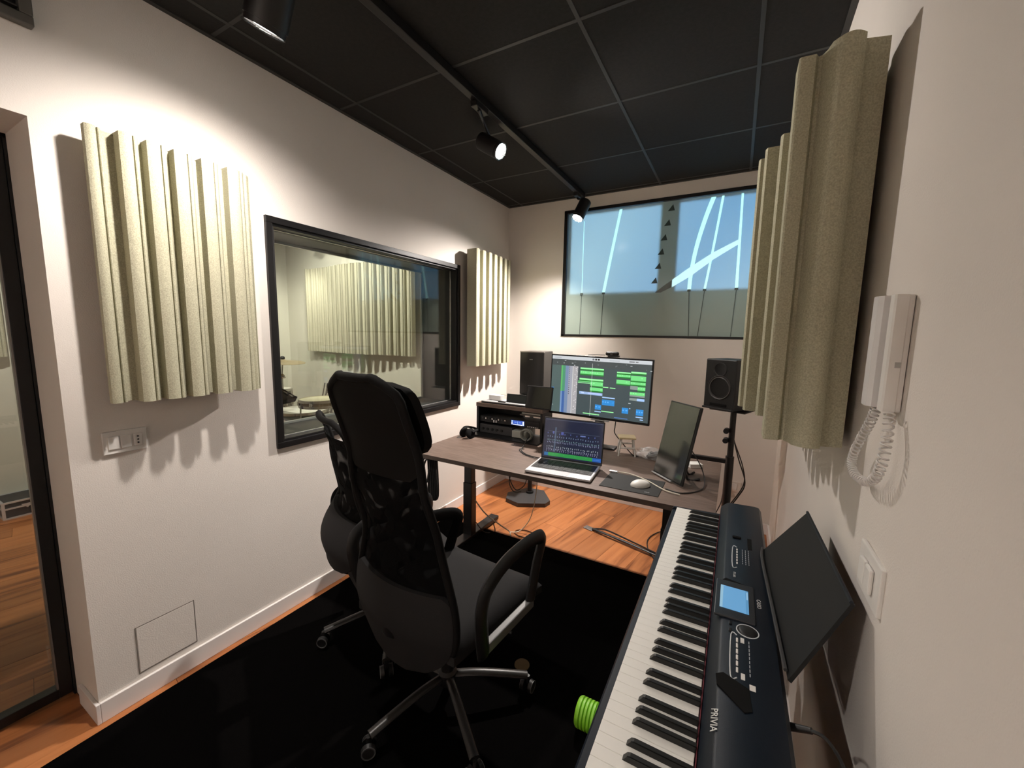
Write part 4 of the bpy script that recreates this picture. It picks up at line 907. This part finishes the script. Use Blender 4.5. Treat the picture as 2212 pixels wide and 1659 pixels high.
bm = NB(); prism(bm, [(.112, .012), (.112, .036), (.124, .043), (.160, .043), (.172, .030), (.172, .012)], -.126, .118, M); obj('handset', bm, mat('handset_white', (.68, .67, .67), .4), ic, smooth=20)
bm = NB()
cpts = spline([(-.022, .128, -.126), (-.026, .142, -.165), (-.030, .182, -.215), (-.030, .232, -.270), (-.030, .225, -.300), (-.030, .170, -.308), (-.030, .080, -.290), (-.030, .025, -.250), (-.028, .012, -.187), (-.022, .040, -.128)], 16)
hel = []; nT = 46; m_ = len(cpts)
for i in range(nT*9):
    s = i/(nT*9-1)*(m_-1); a = int(min(m_-2, s)); f = s-a; c = cpts[a].lerp(cpts[a+1], f); tdir = (cpts[a+1]-cpts[a]).normalized(); n1 = tdir.cross(Vector((1, 0, 0))).normalized(); n2 = Vector((1, 0, 0)); th = i*2*PI/9
    hel.append(c+n1*(.0095*math.cos(th))+n2*(.0085*math.sin(th)))
tube(bm, hel, .0021, 5, smooth=False); obj('coiled_cord', bm, mat('cord_grey', (.60, .58, .56), .5), ic, smooth=60)
obj('speaker_mark', icb(-2.3025, -2.3021, 1.395, 1.407, .010, .020, 0), mat('mark_grey', (.4, .39, .37), .6), ic)
sw = thing('light_switch', 'white double rocker light switch on the right wall below the intercom', 'switch', (W, -2.265, .922)); sw.location = Vector((1.94909, -3.41744, 1.4516))+(Vector(sw.location)-Vector((1.94909, -3.41744, 1.4516)))*.835; sw.scale = (.835, .835, .835); sw.location.x = WX(sw.location.y)
obj('plate', one(box, -.010, 0, -.085, .075, -.058, .052, .003), WPLAST, sw)
for a, b in ((-.046, -.008), (-.004, .034)): obj('rocker', one(box, -.019, -.010, a, b, -.030, .028, .004), WPLAST, sw)

# ================================================================ CHAIRS
MESH = bpy.data.materials.new('chair_mesh'); MESH.use_nodes = True
n_ = MESH.node_tree.nodes; L_ = MESH.node_tree.links; p_ = n_['Principled BSDF']; p_.inputs['Base Color'].default_value = (.003, .003, .003, 1); p_.inputs['Roughness'].default_value = .9; p_.inputs['Specular IOR Level'].default_value = .05
tr_ = n_.new('ShaderNodeBsdfTransparent'); mxx = n_.new('ShaderNodeMixShader'); mt_ = n_.new('ShaderNodeTexNoise'); mt_.inputs['Scale'].default_value = 26; mt_.inputs['Detail'].default_value = 0; tcc = n_.new('ShaderNodeTexCoord'); L_.new(tcc.outputs['Object'], mt_.inputs['Vector']); mr_ = n_.new('ShaderNodeMapRange'); mr_.inputs['From Min'].default_value = .50; mr_.inputs['From Max'].default_value = .72; mr_.inputs['To Min'].default_value = .975; mr_.inputs['To Max'].default_value = .72; L_.new(mt_.outputs['Fac'], mr_.inputs['Value']); L_.new(mr_.outputs[0], mxx.inputs[0]); L_.new(tr_.outputs[0], mxx.inputs[1]); L_.new(p_.outputs[0], mxx.inputs[2]); L_.new(mxx.outputs[0], n_['Material Output'].inputs['Surface'])
def office_chair(label, loc, heading, high=True, star=0.0, seat_z=.47):
    t = thing('office_chair', label, 'office chair', loc, -heading)
    R_ = .315
    for k in range(5):
        a = star+k*2*PI/5; c, s = math.cos(a), math.sin(a)
        bm = NB(); tube(bm, [(c*.03, s*.03, .115), (c*.12, s*.12, .112), (c*.24, s*.24, .094), (c*R_, s*R_, .080)], .013, 8, sx=1.35); obj('base_spoke', bm, SPOKE, t, smooth=50)
        b = a+1.1+.7*k; hx, hy = c*(R_+.004), s*(R_+.004)
        bm = NB(); cyl(bm, (hx, hy, .078), (hx, hy, .048), .008, n=10)
        for q in (-1, 1): cyl(bm, (hx+math.cos(b)*.010*q, hy+math.sin(b)*.010*q, .037), (hx+math.cos(b)*.024*q, hy+math.sin(b)*.024*q, .037), .025, .022, n=22)
        cs = obj('caster', bm, BPLAST, t, smooth=40)
        for q in (-1, 1):
            bm = NB(); d = Vector((math.cos(b), math.sin(b), 0)); lathe(bm, [(.0195, 0), (.0235, 0), (.0235, .0015), (.0195, .0015)], Matrix.Translation(Vector((hx, hy, .037))+d*(.0240*q)) @ (d*q).to_track_quat('Z', 'Y').to_matrix().to_4x4(), 24, True); obj('wheel_ring', bm, mat('wheel_grey', (.09, .09, .095), .45), cs)
    bm = NB(); lathe(bm, [(0, .085), (.034, .085), (.036, .13), (.026, .14), (.026, .28), (.015, .285), (.015, seat_z-.10), (0, seat_z-.10)]); obj('gas_column', bm, BPLAST, t, smooth=35)
    obj('mechanism', one(bx, 0, 0, seat_z-.085, .16, .24, .04, .01), BPLAST, t)
    # seat cushion
    bm = NB(); sw_, sd_ = .52, .49
    def st_(u, v):
        x = (u-.5)*sw_; y = -.22+v*sd_; e = 1-abs(2*u-1)**5; f = 1-abs(2*v-1)**6; wid = 1-.07*v*0-.10*(1-v)
        k = min(e, f); return Vector((x*wid, y, seat_z-.045+.045*max(0, k)**.4+.006*(abs(2*u-1)**2)-.014*(v > .8)*(v-.8)*5))
    shell(bm, st_, 18, 18, lambda u, v: Vector((0, 0, -.030-.012*(1-max(abs(2*u-1), abs(2*v-1))**4)))); obj('seat', bm, CHAIRF, t, smooth=60)
    obj('seat_pan', one(bx, 0, .01, seat_z-.072, .42, .38, .014, .005), BPLAST, t)
    # back
    top = 1.312 if high else 1.075; bot = .340 if high else .43
    def lerp_(tab, s):
        for (a, x), (b, y) in zip(tab, tab[1:]):
            if s <= b:
                q = max(0, (s-a)/(b-a)); q = q*q*(3-2*q); return x+(y-x)*q
        return tab[-1][1]
    def cen(z):
        s = (z-bot)/(top-bot); return lerp_([(0, -.225), (.18, -.262), (.42, -.243), (.7, -.298), (1, -.368)] if high else [(0, -.27), (.15, -.29), (.42, -.215), (.75, -.25), (1, -.29)], s)
    def half(z):
        s = (z-bot)/(top-bot); return lerp_([(0, .215), (.2, .235), (.48, .178), (.75, .163), (1, .155)] if high else [(0, .25), (.18, .275), (.50, .160), (.8, .195), (1, .20)], s)
    def bk(z0, z1, in_=0.0, off=0.0, rnd=(.10, .07)):
        def f(u, v):
            z = z0+(z1-z0)*v; hw = half(z)-in_
            # rounded corners
            db = (z-z0); dt = (z1-z)
            for d, r in ((db, rnd[0]), (dt, rnd[1])):
                if d < r: hw -= r*(1-math.sqrt(max(0, 1-(1-d/r)**2)))
            x = (2*u-1)*hw
            return Vector((x, cen(z)+off+.060*(x/.24)**2, z))
        return f
    zf = bot+.25*(top-bot)
    bm = NB(); shell(bm, bk(bot, zf+.06, .0, 0, (.17, .02)), 16, 16, lambda u, v: Vector((0, -.022, 0))); obj('lower_back', bm, CHAIRF, t, smooth=60)
    bm = NB(); shell(bm, bk(zf-.04, top-.07, .010, -.004, (.02, .02)), 14, 24, lambda u, v: Vector((0, -.003, 0))); obj('mesh_back', bm, MESH, t, smooth=60)
    f = bk(bot, top, .0, -.008, (.17, .075)); pts = [f(0, i/24) for i in range(3, 25)]+[f(i/8, 1) for i in range(1, 8)]+[f(1, i/24) for i in range(24, 2, -1)]
    bm = NB(); tube(bm, pts, .013, 8, k=2, sx=1.0); obj('back_frame', bm, CHAIRB, t, smooth=60)
    if high:
        bm = NB(); shell(bm, bk(top-.30, top-.003, .006, -.010, (.03, .06)), 14, 14, lambda u, v: Vector((0, .016, 0))); obj('head_shell', bm, mat('head_shell_black', (.006, .0055, .005), .85, spec=.1), t, smooth=60)
        bm = NB()
        g = bk(top-.235, top-.01, .0, 0, (.05, .05))
        def hr(u, v): return g(u, v)+Vector((0, .03+.060*math.sin(PI*min(1, max(0, v)))**.5*math.sin(PI*(.08+.84*u))**.4, 0))
        shell(bm, hr, 18, 14, lambda u, v: Vector((0, -.03, 0))); obj('headrest', bm, CHAIRB, t, smooth=60)
    bm = NB(); tube(bm, [(0, .0, seat_z-.09), (0, -.18, seat_z-.085), (0, -.27, seat_z-.02), (0, -.235, .47)], .018, 8, sx=2.0); obj('back_support', bm, BPLAST, t, smooth=50)
    az = .200+seat_z
    for s in (-1, 1):
        x = s*.292
        loop = [(x, -.150, seat_z-.045), (x+s*.012, -.175, seat_z+.05), (x+s*.020, -.185, seat_z+.14), (x+s*.018, -.150, az-.01), (x+s*.010, -.04, az+.018), (x+s*.006, .120, az+.018), (x+s*.004, .190, az-.012), (x, .165, seat_z+.10), (x, .125, seat_z-.02)]
        bm = NB(); tube(bm, loop, .0145, 8, sx=1.9); obj('armrest', bm, BPLAST if high else CHAIRB, t, smooth=60)
        bm = NB(); bx(bm, x, -.010, seat_z-.030, .024, .29, .034, .004); obj('arm_rail', bm, mat('arm_rail_grey', (.14, .14, .14), .4) if s > 0 else BPLAST, t)
    bm = NB(); tube(bm, [(.05, .02, seat_z-.09), (.20, .03, seat_z-.10), (.27, .04, seat_z-.105)], .006, 6); obj('lever', bm, BPLAST, t, smooth=50)
    return t
ch1 = office_chair('black high-back office chair with headrest in the foreground facing the desk', (1.058, -2.285, .012), math.radians(5), True, math.radians(257), .495)
ch2 = office_chair('lower black office chair standing between the high-back chair and the left wall', (.575, -2.085, .012), math.radians(25), False, math.radians(-98), seat_z=.44)
# tan item on rug
tg = obj('cork_coaster', one(lambda b: lathe(b, [(0, 0), (.033, 0), (.033, .005), (0, .006)], Matrix(), 28)), mat('tan_disc', (.10, .06, .02), .8), loc=(1.235, -1.99, .013)); tagp(tg, 'small tan round disc lying on the black rug beside the chair seat', 'disc')

# ================================================================ LIVE ROOM CONTENTS
BRASS = mat('cymbal_bronze', (.42, .34, .20), .35, metal=.8)
cs = thing('cymbal_stand', 'chrome cymbal stand standing in the live room behind the window', 'cymbal stand', (-2.045, -1.0, 0))
bm = NB(); cyl(bm, (0, 0, .15), (0, 0, .70), .012); obj('lower_pole', bm, CHROME, cs, smooth=40)
bm = NB(); cyl(bm, (0, 0, .68), (-.005, 0, .98), .009); cyl(bm, (-.005, 0, .97), (.02, 0, 1.15), .007); obj('upper_pole', bm, CHROME, cs, smooth=40)
bm = NB(); ball(bm, (0, 0, .985), .024); cyl(bm, (-.03, 0, .985), (.04, 0, .975), .010); obj('tilter', bm, CHROME, cs, smooth=50)
bm = NB(); ball(bm, (.02, 0, 1.17), .022); obj('wing_nut', bm, BPLAST, cs, smooth=50)
for k in range(3):
    a = k*2*PI/3+.4; bm = NB(); tube(bm, [(0, 0, .32), (.16*math.cos(a), .16*math.sin(a), .16), (.28*math.cos(a), .28*math.sin(a), .008)], .008, 6); obj('leg', bm, CHROME, cs, smooth=50)
bm = NB(); lathe(bm, [(0, .026), (.02, .024), (.035, .012), (.12, .006), (.205, -.004), (.205, -.006), (.12, .003), (.035, .008), (0, .02)], Matrix.Rotation(math.radians(4), 4, 'Y'), 40)
cy = obj('cymbal', bm, BRASS, smooth=40, loc=(-2.022, -1.0, 1.132)); tagp(cy, 'thin bronze cymbal seen edge-on atop its stand through the window', 'cymbal')
ms2 = thing('music_stand', 'black perforated music stand holding papers in the live room', 'music stand', (-1.80, -1.30, 0))
bm = NB()
Mt = Matrix.Translation((0, 0, .875)) @ Matrix.Rotation(math.radians(-14), 4, 'Y') @ Matrix.Rotation(math.radians(52), 4, 'X')
for r_ in range(6): box(bm, -.25, .25, -.004, .0, -.15+r_*.056, -.132+r_*.056, 0, Mt)
for c_ in range(11): box(bm, -.25+c_*.0475, -.232+c_*.0475, -.004, 0, -.15, .148, 0, Mt)
obj('desk_plate', bm, BPLAST, ms2)
bm = NB(); box(bm, -.25, .25, -.05, 0, -.155, -.150, 0, Mt); obj('ledge', bm, BPLAST, ms2)
bm = NB(); tube(bm, [(.06, 0, .86), (.06, 0, .80), (.02, .02, .74), (0, 0, .66), (0, 0, .30)], .016, 8); obj('pole', bm, BPLAST, ms2, smooth=50)
for k in range(3):
    a = k*2*PI/3+1; bm = NB(); tube(bm, [(0, 0, .34), (.14*math.cos(a), .14*math.sin(a), .18), (.26*math.cos(a), .26*math.sin(a), .010)], .009, 6); obj('leg', bm, BPLAST, ms2, smooth=50)
Mt2 = Matrix.Translation((-1.80, -1.30, 0)) @ Mt
pa = obj('paper_sheets', one(box, -.13, .02, -.007, -.0045, -.145, .02, 0, Mt2), PAPER); tagp(pa, 'white sheets lying on the perforated music stand', 'papers')
tb = obj('tablet', one(box, .03, .19, -.012, -.0045, -.145, .09, .002, Mt2), GPLAST); tagp(tb, 'black tablet on the music stand behind the window', 'tablet')
# perforated wire chair
pc = thing('wire_chair', 'grey perforated chair back partly hidden behind the pale drum in the live room', 'chair', (-1.72, -.62, 0))
bm = NB(); Mt = Matrix.Translation((0, 0, .84)) @ Matrix.Rotation(math.radians(-12), 4, 'X')
for k in range(8): tube(bm, [Mt @ Vector((-.22+.063*k, 0, -.30)), Mt @ Vector((-.14+.04*k+.03, 0, .10))], .006, 5, smooth=False)
for k in range(8): tube(bm, [Mt @ Vector((-.22+.063*k, 0, -.30)), Mt @ Vector((-.20+.04*k-.0, 0, .05))], .006, 5, smooth=False)
for k in range(8): z = -.30+.05*k; h_ = .22-.1*(k/7); tube(bm, [Mt @ Vector((-h_, 0, z)), Mt @ Vector((h_, 0, z))], .006, 5, smooth=False)
obj('backrest', bm, mat('wire_grey', (.12, .10, .085), .5), pc)
obj('seat', one(bx, 0, -.2, .50, .42, .42, .02, .008), mat('wire_grey', (.12, .10, .085), .5), pc)
for sx_ in (-1, 1):
    for sy_ in (-1, 1):
        bm = NB(); tube(bm, [(sx_*.17, -.2+sy_*.17, .49), (sx_*.2, -.2+sy_*.2, 0)], .010, 6, smooth=False); obj('leg', bm, CHROME, pc)
def drum(label, loc, r, h, mshell, mhead, legs=False, lugs=8, nm='drum'):
    t = thing(nm, label, 'drum', loc)
    bm = NB(); lathe(bm, [(r*.96, 0), (r*.97, .01), (r*.97, h-.01), (r*.96, h)], Matrix(), 36); obj('shell', bm, mshell, t, smooth=40)
    bm = NB(); lathe(bm, [(0, h+.002), (r*.98, h), (r*.98, h-.008), (0, h-.006)], Matrix(), 36); obj('drumhead', bm, mhead, t, smooth=40)
    for z in (h-.006, .004):
        bm = NB(); lathe(bm, [(r*.98, z-.012), (r*1.03, z-.012), (r*1.03, z+.012), (r*.98, z+.012)], Matrix(), 36, True); obj('hoop', bm, CHROME, t, smooth=40)
    for k in range(lugs):
        a = k*2*PI/lugs; bm = NB(); cyl(bm, (r*1.02*math.cos(a), r*1.02*math.sin(a), .0), (r*1.02*math.cos(a), r*1.02*math.sin(a), h), .004, n=8); bx(bm, r*1.0*math.cos(a), r*1.0*math.sin(a), h/2, .022, .022, .035, .004); obj('lug', bm, CHROME, t)
    if legs:
        for k in range(3):
            a = k*2*PI/3+.5; bm = NB(); tube(bm, [(r*1.03*math.cos(a), r*1.03*math.sin(a), h*.6), (r*1.12*math.cos(a), r*1.12*math.sin(a), -.1), (r*1.2*math.cos(a), r*1.2*math.sin(a), -loc[2]+.002)], .007, 6); obj('leg', bm, CHROME, t, smooth=50)
    return t
HEAD = mat('drum_head', (.62, .60, .52), .6); SHELLG = mat('drum_shell_grey', (.16, .17, .15), .35)
drum('white-headed snare drum with chrome lugs low in the window view', (-1.72, -1.02, .55), .24, .13, SHELLG, HEAD, True, 10)
drum('tall grey tom drum at the lower left of the window view', (-2.457, -.80, .475), .13, .325, mat('clear_grey_shell', (.28, .30, .26), .3), HEAD, True, 6)
drum('cream-headed small drum glimpsed left of the headrest', (-1.12, -1.25, .817), .156, .055, mat('tan_shell', (.25, .17, .10), .5), mat('cream_head', (.75, .70, .48), .6), True, 6)
hw = thing('hi_hat_clutter', 'cluster of chrome drum hardware beside the snare in the live room', 'drum hardware', (-1.42, -1.42, .0))
bm = NB(); random.seed(9)
cyl(bm, (0, 0, .02), (0, 0, .66), .010)
obj('rod', bm, CHROME, hw, smooth=40)
for k in range(4):
    bm = NB(); z = .45+.055*k; tube(bm, [(0, 0, z), (.04, .02, z+.02), (.07*(1 if k % 2 else -1), .0, z+.01)], .009, 6); obj('clamp', bm, CHROME, hw, smooth=50)
bm = NB(); cyl(bm, (0, 0, .0), (0, 0, .02), .08, n=24); obj('base', bm, BPLAST, hw, smooth=40)
# flight case
fc = thing('flight_case', 'black flight case with aluminium edges on the live room floor seen through the door', 'case', (-2.86, -2.53, 0))
obj('body', one(box, -.128, .128, -.218, .218, .004, .080, .002), mat('case_black', (.022, .022, .024), .5), fc); obj('lid', one(box, -.128, .128, -.218, .218, .084, .128, .003), mat('case_black', (.022, .022, .024), .5), fc)
bm = NB()
for x in (-.128, .128):
    for z in (.006, .080, .126): box(bm, x-.007, x+.007, -.22, .22, z-.006, z+.006)
for y in (-.218, .218):
    for z in (.006, .080, .126): box(bm, -.13, .13, y-.007, y+.007, z-.006, z+.006)
    for x in (-.128, .128): box(bm, x-.008, x+.008, y-.008, y+.008, .002, .130)
obj('edge_trim', bm, ALU, fc)
bm = NB()
for y in (-.10, .10): prism(bm, [(y-.03, .095), (y+.03, .095), (y, .062)], .128, .134, Matrix(((0, 0, 1, 0), (1, 0, 0, 0), (0, 1, 0, 0), (0, 0, 0, 1))))
obj('latch', bm, ALU, fc)
